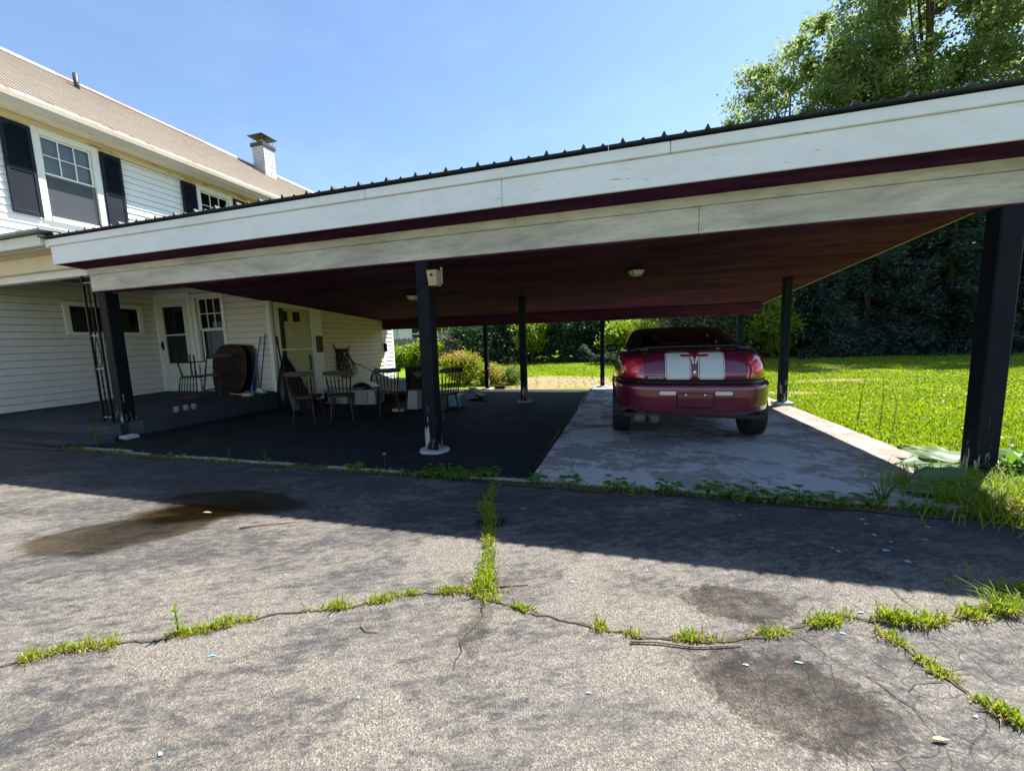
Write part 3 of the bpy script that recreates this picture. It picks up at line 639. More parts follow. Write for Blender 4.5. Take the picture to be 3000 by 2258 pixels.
# porch window in the left wall
def window_x(pos, o, cols, rows, sash=True, fr=.07, blind=None, depth=.12, screen=False, name='window', casing='trim', meet=.5):
    y0, y1, z0, z1 = o; q = B(); f = fr
    q.box(pos-.02, pos+.035, y0, y0+f, z0, z1, .004); q.box(pos-.02, pos+.035, y1-f, y1, z0, z1, .004)
    q.box(pos-.02, pos+.036, y0+f, y1-f, z1-f, z1, .004); q.box(pos-.02, pos+.05, y0+f, y1-f, z0, z0+f*.8, .004)
    W = q.build(name, casing, hs); a0, a1, b0, b1 = y0+f, y1-f, z0+f*.8, z1-f
    q = B(); q.box(pos-.30, pos-.29, a0, a1, b0, b1); q.box(pos-.30, pos-.02, a0-.02, a0, b0, b1); q.box(pos-.30, pos-.02, a1, a1+.02, b0, b1); q.box(pos-.30, pos-.02, a0, a1, b0-.02, b0); q.box(pos-.30, pos-.02, a0, a1, b1, b1+.02)
    q.build('reveal', 'dark', W)
    if sash:
        mz = b0+(b1-b0)*meet
        for (u, v, off, r) in ((mz, b1, -.02, rows), (b0, mz+.02, -.045, 1)):
            q = B(); s = .035; P = pos+off
            q.box(P-.02, P, a0, a0+s, u, v, .002); q.box(P-.02, P, a1-s, a1, u, v, .002); q.box(P-.02, P, a0+s, a1-s, v-s, v, .002); q.box(P-.02, P, a0+s, a1-s, u, u+s, .002); q.build('sash', 'trim', W)
            nc = cols if r > 1 else 1
            for i in range(1, nc):
                yy = a0+s+(a1-a0-2*s)*i/nc; B().box(P-.012, P+.004, yy-.009, yy+.009, u+s, v-s).build('muntin', 'trim', W)
            for j in range(1, r):
                z_ = u+s+(v-u-2*s)*j/r; B().box(P-.013, P+.003, a0+s, a1-s, z_-.009, z_+.009).build('muntin', 'trim', W)
            for i in range(nc):
                for j in range(r):
                    ya, yb = a0+s+(a1-a0-2*s)*i/nc, a0+s+(a1-a0-2*s)*(i+1)/nc; za, zb = u+s+(v-u-2*s)*j/r, u+s+(v-u-2*s)*(j+1)/r
                    B().quad((P-.008, ya, za), (P-.008, yb, za), (P-.008, yb, zb), (P-.008, ya, zb)).build('pane', 'glass', W)
    else:
        q = B(); q.quad((pos-.03, a0, b0), (pos-.03, a1, b0), (pos-.03, a1, b1), (pos-.03, a0, b1)); q.build('pane', 'glass', W)
    if blind:
        q = B(); zz = b0+(b1-b0)*blind[0]; k = 0
        while zz < b1: q.box(pos-.105, pos-.098, a0+.01, a1-.01, zz, zz+.021, top=(pos-.092, pos-.085, a0+.01, a1-.01)); zz += .025
        o2 = q.build('blind', blind[1], W, kind='stuff')
    if screen:
        q = B(); q.quad((pos-.018, a0, b0), (pos-.018, a1, b0), (pos-.018, a1, b0+(b1-b0)*meet), (pos-.018, a0, b0+(b1-b0)*meet)); q.build('screen', 'screen', W)
    return W
window_x(-10.385, WB, 1, 1, False, .085)
window_x(-10.385, WU1, 3, 2, True, .105, (.0, 'blind'), screen=True, meet=.53)
window_x(-10.385, WU2, 3, 2, True, .105, None, screen=True, meet=.53)
def shutter(y0, y1, z0, z1):
    P = -10.338; q = B(); s = .05; mz = z0+(z1-z0)*.5
    q.box(P-.02, P+.016, y0, y0+s, z0, z1, .004); q.box(P-.02, P+.016, y1-s, y1, z0, z1, .004)
    for (u, v) in ((z0, z0+.07), (mz-.035, mz+.035)): q.box(P-.02, P+.015, y0+s, y1-s, u, v, .003)
    N = 7; top = [(y0+s, z1)] + [(y0+s+(y1-y0-2*s)*k/N, z1-.10+.055*math.sin(math.pi*k/N)) for k in range(N+1)] + [(y1-s, z1)]
    q.add([(P+.014, y, z) for y, z in top] + [(P-.02, y, z) for y, z in top], [tuple(range(len(top)))[::-1]] + [(k, (k+1) % len(top), (k+1) % len(top)+len(top), k+len(top)) for k in range(len(top))])
    S = q.build('shutter', 'shutter', hs); q = B()
    for (u, v) in ((z0+.07, mz-.035), (mz+.035, z1-.06)):
        z = u
        while z < v: q.add([(P+.008, y0+s, z), (P+.008, y1-s, z), (P-.014, y1-s, z+.034), (P-.014, y0+s, z+.034)], [(0, 1, 2, 3)]); z += .028
    q.build('louvers', 'shutter', S, kind='stuff'); B().box(P-.030, P-.024, y0+.02, y1-.02, z0+.02, z1-.02).build('backing', 'shutter', S)
for a, c in ((4.55, 4.935), (5.917, 6.265), (7.46, 7.81), (8.80, 9.15)): shutter(a, c, 3.73, 5.295)
# eaves: frieze, soffit, gutter, flashing, shingles, ridge
B().box(-10.40, -10.37, -2, 15.0, 5.33, 5.47, .004).build('frieze_board', 'frieze', hs)
B().box(-10.40, -9.99, -2, 15.3, 5.472, 5.50).build('eave_soffit', 'cream', hs)
q = B(); q.prism([(-10.02, 5.43), (-9.93, 5.45), (-9.885, 5.54), (-9.875, 5.615), (-10.02, 5.60)], 'y', -2, 15.3); q.build('gutter', 'gutter', hs)
for k in range(6): q = B(); y = 4.2+k*1.75; q.box(-10.365, -10.34, y-.02, y+.02, 5.40, 5.468); q.build('bracket', 'cream', hs)
E_, RX, RZ = (-9.99, 5.60), -13.2, 7.90; sl = (RZ-E_[1])/(E_[0]-RX); RL = E_[0]-RX
q = B(); P = lambda t, h: (E_[0]-RL*t, E_[1]+(RZ-E_[1])*t+h)
q.add([(P(0, .005)[0], -2, P(0, .005)[1]), (P(0, 0)[0], 15.3, P(0, .005)[1]), (P(.135, 0)[0], 15.3, P(.135, .012)[1]), (P(.135, 0)[0], -2, P(.135, .012)[1])], [(0, 1, 2, 3)])
q.build('flashing', 'flash', hs)
q = B(); qe = B(); nc = 26                                        # shingle courses: real steps, joined, too fine to single out
for k in range(nc):
    t0 = .125+.873*k/nc; t1 = .125+.873*(k+1)/nc+.01
    a, c = P(t0, .026), P(t1, .010)
    q.add([(a[0], -2, a[1]), (a[0], 15.35, a[1]), (c[0], 15.35, c[1]), (c[0], -2, c[1])], [(0, 1, 2, 3)])
    qe.add([(a[0]+.002, -2, a[1]-.018), (a[0]+.002, 15.35, a[1]-.018), (a[0]+.002, 15.35, a[1]), (a[0]+.002, -2, a[1])], [(0, 1, 2, 3)])
qe.build('shingle_edge', 'shedge', hs, kind='stuff'); q.build('shingles', 'shingle', hs, kind='stuff')
q = B(); q.add([(E_[0], -2, E_[1]-.02), (E_[0], 15.3, E_[1]-.02), (RX, 15.3, RZ-.02), (RX, -2, RZ-.02), (-16.4, -2, E_[1]-.02), (-16.4, 15.3, E_[1]-.02)], [(0, 1, 2, 3), (3, 2, 5, 4), (1, 5, 2), (0, 3, 4), (0, 4, 5, 1)]); q.build('roof', 'shingle', hs)
for ya, yb, mm in ((-2, 6.9, 'fascia'), (6.9, 10.4, 'ridge'), (10.4, 15.4, 'fascia')):
    q = B(); q.prism([(RX+.13, RZ-.05), (RX+.015, RZ+.055), (RX-.015, RZ+.055), (RX-.13, RZ-.05)], 'y', ya, yb); q.build('ridge_cap', mm, hs)
B().tube([(-12.75, 7.05, 7.45), (-12.75, 7.05, 7.92)], .052, 12).build('vent_pipe', 'crown', hs, True)
# chimney in the near slope by the ridge
q = B(); CX, CY, cw = -12.72, 12.25, .24; q.box(CX-cw, CX+cw, CY-cw, CY+cw, 7.0, 8.42); ch = q.build('chimney', 'mortar', hs)
z = 7.2; row = 0
while z < 8.40:
    for side in range(4):
        for k in range(3 if row % 2 else 2):
            n_ = 3 if row % 2 else 2; L = 2*cw/(2.0 if n_ == 2 else 3.0) if n_ == 2 else None
            edges = [-cw, 0, cw] if n_ == 2 else [-cw, -cw/2, cw/2, cw]
            u0, u1 = edges[k]+.006, edges[k+1]-.006; pr = random.uniform(.010, .020); q = B()
            if side == 0: q.box(CX+u0, CX+u1, CY-cw-pr, CY-cw, z, z+.062)
            elif side == 1: q.box(CX+cw, CX+cw+pr, CY+u0, CY+u1, z, z+.062)
            elif side == 2: q.box(CX+u0, CX+u1, CY+cw, CY+cw+pr, z, z+.062)
            else: q.box(CX-cw-pr, CX-cw, CY+u0, CY+u1, z, z+.062)
            if side < 2: q.build('brick', 'brickw', ch)
    z += .072; row += 1
B().box(CX-cw-.05, CX+cw+.05, CY-cw-.05, CY+cw+.05, 8.42, 8.55, .01).build('crown', 'crown', ch)
q = B()
for sx in (-1, 1):
    for s_ in (-1, 1): q.tube([(CX+sx*.22, CY+s_*.22, 8.55), (CX+sx*.22, CY+s_*.22, 8.78)], .008, 6)
q.tube([(CX, CY, 8.5), (CX, CY, 8.72)], .10, 12)
q.build('cap_legs', 'galv', ch)
q = B(); q.box(CX-.33, CX+.33, CY-.33, CY+.33, 8.775, 8.79); q.add([(CX-.34, CY-.34, 8.79), (CX+.34, CY-.34, 8.79), (CX+.34, CY+.34, 8.79), (CX-.34, CY+.34, 8.79), (CX, CY, 8.93)], [(0, 1, 4), (1, 2, 4), (2, 3, 4), (3, 0, 4)]); q.build('cap', 'crown', ch)

# porch roof in front of the wing
pr_ = []
B().box(-14, -7.285, 3.40, 3.48, 2.625, 2.765, .005).build('porch_fascia', 'trim', hs)
q = B(); q.add([(-14, 3.30, 2.775), (-7.05, 3.30, 2.775), (-7.05, 6.6, 2.98), (-14, 6.6, 2.98), (-14, 3.30, 2.80), (-7.05, 3.30, 2.80), (-7.05, 6.6, 3.0), (-14, 6.6, 3.0)], [(3, 2, 1, 0), (4, 5, 6, 7), (0, 1, 5, 4), (1, 2, 6, 5), (2, 3, 7, 6), (3, 0, 4, 7)]); q.build('porch_roof', 'galv', hs)
B().box(-14, -7.26, 3.482, 3.77, 2.612, 2.622).build('porch_soffit', 'cream', hs)
B().box(-14, -7.26, 3.72, 3.80, 2.40, 2.610, .004).build('porch_beam', 'cream', hs)
B().box(-14, -7.24, 3.80, 3.90, 2.30, 2.47, .004).build('porch_beam', 'trim', hs)
q = B(); q.box(-14, -7.15, 3.9, 6.6, 2.60, 2.62); q.build('porch_ceiling', 'pceil', hs)
# wing: door wall (faces the driveway) and long wall (faces the lawn)
DC = (-10.36, -9.36, .2, 2.40); WC = (-9.15, -8.37, .95, 2.38); XC = -7.12; YC = 6.6
DD = (6.80, 7.68, -.1, 2.06)
skin('y', YC+.002, YC+.35, -10.4, XC-.002, 0, 2.62, [DC, WC])
skin('x', XC-.002, XC-.30, YC, 11.12, -.35, 2.2, [DD])
q = B(); q.box(-10.4, XC-.32, YC+.36, 11.1, -.35, 1.83); q.build('wall', 'dark', hs)
q = B(); q.add([(-10.4, 6.6, 2.625), (-7.1, 6.6, 2.30), (-7.1, 11.2, 1.98), (-10.4, 11.2, 2.4), (-10.4, 6.6, 2.66), (-7.1, 6.6, 2.36), (-7.1, 11.2, 2.03), (-10.4, 11.2, 2.45)], [(3, 2, 1, 0), (4, 5, 6, 7), (0, 1, 5, 4), (1, 2, 6, 5), (2, 3, 7, 6), (3, 0, 4, 7)]); q.build('wing_roof', 'roofmetal', hs)
siding('y', YC, -1, -10.38, XC-.06, .27, 2.6, 'siding', [(-10.5, -9.22, 0, 2.44), (-9.23, -8.30, .0, 2.45)])
siding('y', YC, -1, -9.22, -8.30, .27, .94, 'siding', [])
siding('x', XC, 1, YC+.06, 10.50, -.06, 2.16, 'siding_y', [(6.6, 8.03, -.2, 2.5)], .121)
siding('x', XC, 1, 10.66, 11.04, -.30, 2.05, 'siding_w', [], .121)
B().box(XC-.08, XC+.022, YC-.022, YC+.055, .24, 2.5, .004).build('corner_board', 'trim', hs)
B().box(XC-.02, XC+.024, 11.04, 11.12, -.3, 2.05, .004).build('corner_board', 'fascia', hs)
B().box(XC-.01, XC+.021, 10.50, 10.655, -.3, 1.95, .004).build('corner_board', 'trim', hs)
B().box(XC+.022, XC+.10, 10.56, 10.63, .95, 1.22, .006).build('meter_box', 'black', hs)
B().box(XC+.02, XC+.06, 10.02, 10.10, .38, .50, .006).build('outlet_box', 'black', hs)
# front door
y = YC; q = B(); q.box(-10.40, -10.33, y-.05, y+.02, .25, 2.44, .004); q.box(-9.36, -9.26, y-.05, y+.02, .25, 2.44, .004); q.box(-10.33, -9.36, y-.05, y+.02, 2.36, 2.44, .004); q.box(-10.40, -9.26, y-.07, y-.02, 2.44, 2.475, .004); q.build('door_frame', 'trim', hs)
q = B(); a0, a1 = -10.33, -9.36; g0, g1 = -10.165, -9.535
q.box(a0, g0, y-.035, y-.005, .262, 2.36, .003); q.box(g1, a1, y-.035, y-.005, .262, 2.36, .003); q.box(g0, g1, y-.035, y-.005, 2.19, 2.36, .003); q.box(g0, g1, y-.035, y-.005, .262, .91, .003); q.box(g0, g1, y-.032, y-.008, 1.54, 1.575, .003)
D = q.build('door', 'door', hs)
for za, zb in ((.91, 1.54), (1.575, 2.19)): B().quad((g0, y-.018, za), (g1, y-.018, za), (g1, y-.018, zb), (g0, y-.018, zb)).build('pane', 'glass', D)
q = B(); q.box(g0-.1, g1+.1, y+.25, y+.27, .3, 2.3); q.box(g0-.1, g0-.08, y-.003, y+.25, .3, 2.3); q.build('reveal', 'dark', D)
q = B(); q.tube([(-10.27, y-.045, 1.25), (-10.27, y-.075, 1.30), (-10.27, y-.075, 1.36), (-10.27, y-.045, 1.40)], .012, 8); q.box(-10.295, -10.245, y-.044, y-.034, 1.22, 1.42); q.build('handle', 'black', D)
B().box(-9.80, -9.66, y+.2, y+.22, 1.2, 1.28).build('letter', 'plastic_w', D)
# window beside the door (faces the driveway): local copy of the sash work on the other axis
y0, y1, z0, z1 = WC; q = B(); y = YC; f = .075
q.box(y0-.09, y0+.02, y-.05, y+.02, z0-.05, z1+.05, .004); q.box(y1-.02, y1+.07, y-.05, y+.02, z0-.05, z1+.05, .004); q.box(y0+.02, y1-.02, y-.05, y+.02, z1-.03, z1+.05, .004); q.box(y0-.1, y1+.08, y-.07, y+.02, z0-.08, z0, .004); W = q.build('window', 'trim', hs)
mz = 1.635; s = .04; a0, a1 = y0+.03, y1-.03
for (u, v, off, nc, nr) in ((mz, z1-.03, .01, 3, 2), (z0, mz+.02, .035, 1, 1)):
    q = B(); q.box(a0, a0+s, y+off, y+off+.02, u, v); q.box(a1-s, a1, y+off, y+off+.02, u, v); q.box(a0+s, a1-s, y+off, y+off+.02, u, u+s); q.box(a0+s, a1-s, y+off, y+off+.02, v-s, v); q.build('sash', 'trim', W)
    for k in range(1, nc): xx = a0+s+(a1-a0-2*s)*k/nc; B().box(xx-.010, xx+.010, y+off-.003, y+off+.012, u+s, v-s).build('muntin', 'trim', W)
    for k in range(1, nr): zz = u+s+(v-u-2*s)*k/nr; B().box(a0+s, a1-s, y+off-.002, y+off+.011, zz-.010, zz+.010).build('muntin', 'trim', W)
    for i in range(nc):
        for j in range(nr):
            xa, xb = a0+s+(a1-a0-2*s)*i/nc, a0+s+(a1-a0-2*s)*(i+1)/nc; za, zb = u+s+(v-u-2*s)*j/nr, u+s+(v-u-2*s)*(j+1)/nr
            B().quad((xa, y+off+.008, za), (xb, y+off+.008, za), (xb, y+off+.008, zb), (xa, y+off+.008, zb)).build('pane', 'glass', W)
q = B(); q.box(a0, a1, y+.30, y+.31, z0, z1); q.box(a0-.02, a0, y+.06, y+.3, z0, z1); q.box(a1, a1+.02, y+.06, y+.3, z0, z1); q.build('reveal', 'dark', W)
q = B(); N = 60; vs = []                                  # cafe curtain with folds, below, and a valance of lace
for k in range(N+1):
    x = a0+.02+(a1-a0-.04)*k/N; yy = y+.12+.014*math.sin(k*1.3)+.006*math.sin(k*.47)
    if k == 9 or k == 10: yy += .12
    vs += [(x, yy, z0), (x, yy, mz-.02)]
q.add(vs, [(2*k, 2*k+2, 2*k+3, 2*k+1) for k in range(N)]); q.build('curtain', 'curtain', W)
q = B(); vs = []
for k in range(41):
    x = a0+.22+(a1-a0-.24)*k/40; yy = y+.13+.01*math.sin(k*1.7); vs += [(x, yy, mz), (x, yy, mz+.17+.02*abs(math.sin(k*.55)))]
q.add(vs, [(2*k, 2*k+2, 2*k+3, 2*k+1) for k in range(40)]); q.build('curtain', 'curtain', W)
# side door in the long wall
q = B(); X = XC; q.box(X-.03, X+.03, 6.69, 6.80, -.08, 2.16, .004); q.box(X-.03, X+.03, 7.68, 7.78, -.08, 2.16, .004); q.box(X-.03, X+.03, 6.80, 7.68, 2.05, 2.16, .004); q.box(X-.03, X+.026, 7.78, 8.03, -.08, 2.16, .004); q.build('door_frame', 'trim', hs)
q = B(); u, v = X-.05, X-.012
for ya, yb, za, zb_ in ((6.80, 6.885, -.05, 2.05), (7.425, 7.68, -.05, 2.05), (6.885, 7.425, -.05, .30), (6.885, 7.425, 1.09, 1.765), (6.885, 7.425, 1.985, 2.05), (7.078, 7.206, 1.765, 1.985), (6.885, 7.425, .30, 1.09)): q.box(u, v, ya, yb, za, zb_)
D = q.build('door', 'door_y', hs)
for ya, yb in ((6.885, 7.078), (7.206, 7.425)): B().quad((X-.03, ya, 1.765), (X-.03, yb, 1.765), (X-.03, yb, 1.985), (X-.03, ya, 1.985)).build('pane', 'dark', D)
for ya, yb, za, zb in ((6.91, 7.20, .34, 1.05), (7.26, 7.57, .34, 1.05), (6.92, 7.2, 1.2, 1.70), (7.26, 7.56, 1.2, 1.70)): B().box(X-.03, X-.008, ya, yb, za, zb, .008).build('panel', 'door_y', D)
B().box(X-.012, X+.02, 6.82, 7.66, 1.13, 1.165, .004).build('rail', 'trim', D); B().tube([(X+.01, 7.56, .65), (X+.045, 7.56, .68), (X+.045, 7.56, .98), (X+.01, 7.56, 1.0)], .016, 8).build('handle', 'black', D)
# number plaque on the casing
t = thing('wall_plaque', 'narrow bronze plaque with dark upright figures beside the side door', 'plaque', (XC, 7.9, 1.05))
B().box(XC+.027, XC+.042, 7.79, 8.005, 1.05, 1.445, .004).build('plate', 'bronze', t)
for k, chx in enumerate('715'):
    letters('figure', chx, .135, 'black', t, (XC+.045, 7.9, 1.31-k*.122), (R(90), 0, R(90)), align='CENTER')
# wrought iron porch support
t = thing('iron_support', 'black wrought iron porch support with scrolls beside the leaning left post', 'iron column', (-7.3, 3.8, .2))
for x in (-7.385, -7.19): B().box(x-.012, x+.012, 3.80, 3.824, zp(3.8), 2.30).build('bar', 'black', t)
for (za, zb) in ((.24, .98), (1.46, 2.2)):
    q = B()
    pts = []; rs = []
    for k in range(25):
        z = za+(zb-za)*k/24; pts.append((-7.288, 3.812, z)); rs.append(.007+.005*abs(math.sin(k*.9)))
    q.tube(pts, rs, 6); q.build('twisted_rod', 'black', t)
q = B()
for z in (.27, .98, 1.46, 2.2): q.box(-7.385, -7.19, 3.806, 3.818, z-.007, z+.007)
q.build('crossbar', 'galv', t)
q = B(); P = []
for k in range(41):
    u = k/40; a = u*2*math.pi; P.append((-7.288+.075*math.sin(a)*(1 if u < .5 else 1)*math.cos(0)*(math.cos(a/2) if False else 1)*(.65+.35*math.cos(a)), 3.812, 1.22-.215*math.cos(a)*1.0))
q.tube(P, .006, 6); q.build('scroll', 'black', t, True)

# ------------------------------------------------------------------ car
car = thing('car', 'dark maroon two-door car with two broad silver stripes seen from behind', 'car', (.72, 4.345, .005), 0., local=True)
LAY = [  # z, half width, rear y, front y, exponent
 (.335, .74, .16, 4.25, 4.6), (.36, .79, .07, 4.36, 4.6), (.40, .838, .022, 4.42, 5.2), (.46, .848, .006, 4.45, 5.2), (.56, .854, .0, 4.46, 5.2), (.64, .858, .0, 4.45, 5.2), (.672, .858, .006, 4.44, 5.2), (.688, .856, .03, 4.42, 4.5),
 (.697, .852, .062, 4.41, 4.5), (.716, .852, .064, 4.40, 4.5), (.724, .853, .052, 4.38, 4.5), (.80, .850, .060, 4.25, 4.4), (.88, .838, .082, 3.95, 4.3), (.95, .812, .112, 3.55, 4.2), (.995, .780, .150, 3.30, 4.0), (1.018, .748, .185, 3.22, 3.8), (1.03, .70, .24, 3.15, 3.6), (1.04, .64, .34, 3.10, 3.4), (1.046, .5, .5, 3.0, 3.2), (1.048, .2, .8, 2.8, 3)]
GRN = [(1.035, .712, .62, 3.22, 4.2), (1.06, .705, .70, 3.12, 4.2), (1.085, .695, .775, 3.02, 4.2), (1.13, .675, .93, 2.86, 4.2), (1.18, .65, 1.10, 2.68, 4.2), (1.225, .622, 1.27, 2.50, 4.1), (1.248, .605, 1.38, 2.42, 4.0), (1.272, .575, 1.50, 2.34, 3.9), (1.292, .52, 1.62, 2.24, 3.7), (1.305, .42, 1.76, 2.14, 3.4), (1.311, .25, 1.85, 2.05, 3)]
def lay(L, z):
    for a, c in zip(L, L[1:]):
        if z <= c[0]: t = (z-a[0])/(c[0]-a[0]); t = max(0, t); return [u+(v-u)*t for u, v in zip(a, c)]
    return L[-1]
def pt(L, z, a, off=0.):
    _, w_, yr, yf, n_ = lay(L, z); w_ += off; yr -= off; yf += off; yc, l = (yr+yf)/2, (yf-yr)/2; ca, sa = math.cos(a), math.sin(a)
    return (w_*math.copysign(abs(ca)**(2/n_), ca), yc+l*math.copysign(abs(sa)**(2/n_), sa), z)
NA = 144
def ang(k):                                            # more samples where the corners turn
    return 2*math.pi*k/NA
def loft(L, zs_, keep):
    vs = []; fs = []
    for z in zs_: vs += [pt(L, z, ang(k)) for k in range(NA)]
    for i in range(len(zs_)-1):
        for k in range(NA):
            q_ = (i*NA+k, i*NA+(k+1) % NA, (i+1)*NA+(k+1) % NA, (i+1)*NA+k)
            c_ = [sum(vs[j][d] for j in q_)/4 for d in range(3)]
            if keep(c_, ang(k+.5), (zs_[i]+zs_[i+1])/2): fs.append(q_)
    return vs, fs
zb = [l[0] for l in LAY]; zfine = sorted({*zb, *[.335+.02*k for k in range(18)]})
AX = (.80, 3.42); WR = .31
arch = lambda c: not (abs(c[0]) > .55 and any((c[1]-ay)**2+(c[2]-.31)**2 < .375**2 for ay in AX))
vs, fs = loft(LAY, zfine, lambda c, a, z: arch(c)); q = B(); q.add(vs, fs)
n = len(zfine); q.f.append(tuple((n-1)*NA+k for k in range(NA))); body = q.build('body', 'car', car, True)
q = B(); q.box(-.70, .70, .22, 4.3, .30, .345); q.box(-.80, .80, 1.22, 3.0, .19, .36, .02); q.build('underbody', 'carblack', car)
for sx in (-1, 1):
    for ay in AX:
        q = B(); 
        def sf(z, y_):
            _, w_, yr, yf, n_ = lay(LAY, max(z, .36)); yc, l = (yr+yf)/2, (yf-yr)/2; return w_*max(0, 1-abs((y_-yc)/l)**n_)**(1/n_)
        q.tube([(sx*(sf(.31+.372*math.sin(R(a)), ay+.372*math.cos(R(a)))-.006), ay+.372*math.cos(R(a)), .31+.372*math.sin(R(a))) for a in range(8, 173, 4)], .012, 6)
        N = 20; arc = [(ay+.375*math.cos(R(a)), .31+.375*math.sin(R(a))) for a in np.linspace(4, 176, N)]
        q.add([(sx*.56, y, z) for y, z in arc]+[(sx*.73, y, z) for y, z in arc], [(k, k+1, k+1+N, k+N) for k in range(N-1)]+[tuple(range(N))])
        q.build('wheel_arch', 'carblack', car, kind='stuff')
# greenhouse: glazing and pillars from one loft
zgn = sorted({*[g[0] for g in GRN], 1.10, 1.155, 1.20, 1.238})
def which(c, a, z):
    if not (1.07 < z < 1.245): return 'body'
    d = math.degrees(a) % 360; x = c[0]
    if 180 < d < 360 and c[1] < 1.6 and abs(x) < .50*(1-(z-1.07)*.55): return 'rear_window'
    if 0 < d < 180 and c[1] > 2.3 and abs(x) < .60*(1-(z-1.07)*.45): return 'windshield'
    if abs(x) > .55 and 1.15 < c[1]-(1.245-z)*-0.4 and c[1] < 2.85-(z-1.07)*1.6 and c[1] > 1.35: return 'side_window'
    return 'body'
for nm, mm in (('body', 'car'), ('rear_window', 'carglass'), ('windshield', 'carglass'), ('side_window', 'carglass')):
    vs, fs = loft(GRN, zgn, lambda c, a, z: which(c, a, z) == nm)
    if nm == 'body': fs.append(tuple((len(zgn)-1)*NA+k for k in range(NA)))
    if nm == 'side_window':
        for sg in (-1, 1):
            f2 = [f for f in fs if vs[f[0]][0]*sg > 0]; q = B(); q.add(vs, f2); q.build(nm, mm, car, True)
        continue
    q = B(); q.add(vs, fs); o = q.build('roof' if nm == 'body' else nm, 'carblack' if nm == 'body' else mm, car, True)
# inside: parcel shelf, seats
q = B(); q.box(-.66, .66, .62, 3.2, .98, 1.0); q.build('cabin_floor', 'carblack', car)
for sx in (-.36, .36):
    q = B(); q.box(sx-.24, sx+.24, 1.95, 2.10, .9, 1.13, .03); q.box(sx-.13, sx+.13, 1.98, 2.07, 1.13, 1.22, .03); q.build('seat', 'carblack', car)
q = B(); q.box(-.64, .64, 1.02, 1.12, .95, 1.09, .03); q.build('rear_seat', 'carblack', car)
q = B(); q.tube([(0, 2.45, 1.21), (0, 2.46, 1.215)], .07, 10); q.build('rear_view_mirror', 'carblack', car)
# spoiler
q = B(); N = 20; vs = []
for k in range(N+1):
    x = -.64+1.28*k/N; e = abs(x)/.64; z = 1.078-.045*e**6; y = .20+.16*e**3
    vs += [(x, y, z), (x, y+.05, z+.018), (x, y+.16, z+.010), (x, y+.15, z-.010), (x, y+.02, z-.014)]
fs = [(5*k+i, 5*k+(i+1) % 5, 5*k+5+(i+1) % 5, 5*k+5+i) for k in range(N) for i in range(5)] + [(0, 1, 2, 3, 4), tuple(5*N+i for i in range(4, -1, -1))]
q.add(vs, fs); q.box(-.56, -.44, .27, .36, 1.02, 1.085); q.box(.44, .56, .27, .36, 1.02, 1.085); q.build('spoiler', 'carblack', car, True)
# patches that lie on the rear skin
def xang(z, x, L=LAY):
    _, w_, yr, yf, n_ = lay(L, z); return -math.pi/2+math.copysign(math.acos(max(0, 1-0)) if x == 0 else math.pi/2-math.acos(min(1, abs(x)/w_)**(n_/2)), x)
def patch(name, mat, x0, x1, z0, z1, off=.004, nx=10, nz=8, parent=None, x0t=None, x1t=None, cr=0.):
    q = B(); vs = []; x0t = x0 if x0t is None else x0t; x1t = x1 if x1t is None else x1t
    for j in range(nz+1):
        v = j/nz; z = z0+(z1-z0)*v
        ins = 0.
        if cr > 0:
            dz = min(z-z0, z1-z); ins = cr-math.sqrt(max(0, cr*cr-(cr-dz)**2)) if dz < cr else 0.
        a, c = x0+(x0t-x0)*v+ins, x1+(x1t-x1)*v-ins
        for i in range(nx+1): vs.append(pt(LAY, z, xang(z, a+(c-a)*i/nx), off))
    q.add(vs, [(j*(nx+1)+i, j*(nx+1)+i+1, (j+1)*(nx+1)+i+1, (j+1)*(nx+1)+i) for j in range(nz) for i in range(nx)])
    return q.build(name, mat, parent or car, True)
patch('bumper_gap', 'carblack', -.80, .80, .686, .724, .006, nx=30, nz=3)
for s in (-1, 1):
    a, c = sorted((s*.034, s*.284)); st_ = patch('stripe', 'silver', a, c, .740, 1.022, .0030, cr=.022, nz=14)
    patch('pinstripe', 'carblack', a+.009, c-.009, .749, 1.022, .0042, cr=.018, nz=14, parent=st_); patch('stripe_field', 'silver', a+.0135, c-.0135, .7535, 1.022, .0054, cr=.016, nz=14, parent=st_)
# tail lamps wrap the corner
def apatch(name, mat, a0, a1, z0, z1, off, nx=14, nz=8, bulge=0., parent=None, shp=None):
    q = B(); vs = []
    for j in range(nz+1):
        for i in range(nx+1):
            u, v = i/nx, j/nz; z = z0+(z1-z0)*v; aa0, aa1 = (a0, a1) if shp is None else shp(v)
            vs.append(pt(LAY, z, aa0+(aa1-aa0)*u, off+bulge*math.sin(math.pi*u)*math.sin(math.pi*v)))
    q.add(vs, [(j*(nx+1)+i, j*(nx+1)+i+1, (j+1)*(nx+1)+i+1, (j+1)*(nx+1)+i) for j in range(nz) for i in range(nx)]); return q.build(name, mat, parent or car, True)
for s in (-1, 1):
    def shp(v, s=s):
        z = .752+.208*v; i0 = xang(z, s*(.485+.02*v)); o0 = xang(z, s*(.79-.06*v)); return (i0, o0)
    L = apatch('tail_lamp', 'redlens2', 0, 0, .752, .960, .004, shp=shp, bulge=.012)
    def shp2(v, s=s):
        z = .772+.165*v; h = math.sqrt(max(.0, 1-(2*v-1)**2))*.082+.002; xc = .615; return (xang(z, s*(xc-h)), xang(z, s*(xc+h)))
    apatch('lens', 'redlens', 0, 0, .772, .937, .013, shp=shp2, bulge=.016, parent=L)
patch('brake_lamp', 'redlens2', -.135, .135, .974, .997, .012, cr=.011)
for s in (-1, 1):
    a, c = sorted((s*.185, s*.345)); patch('reverse_lamp', 'clearlens', a, c, .582, .620, .005, cr=.012)
pl = patch('plate_recess', 'carblack', -.178, .178, .440, .606, .003, x0t=-.188, x1t=.188)
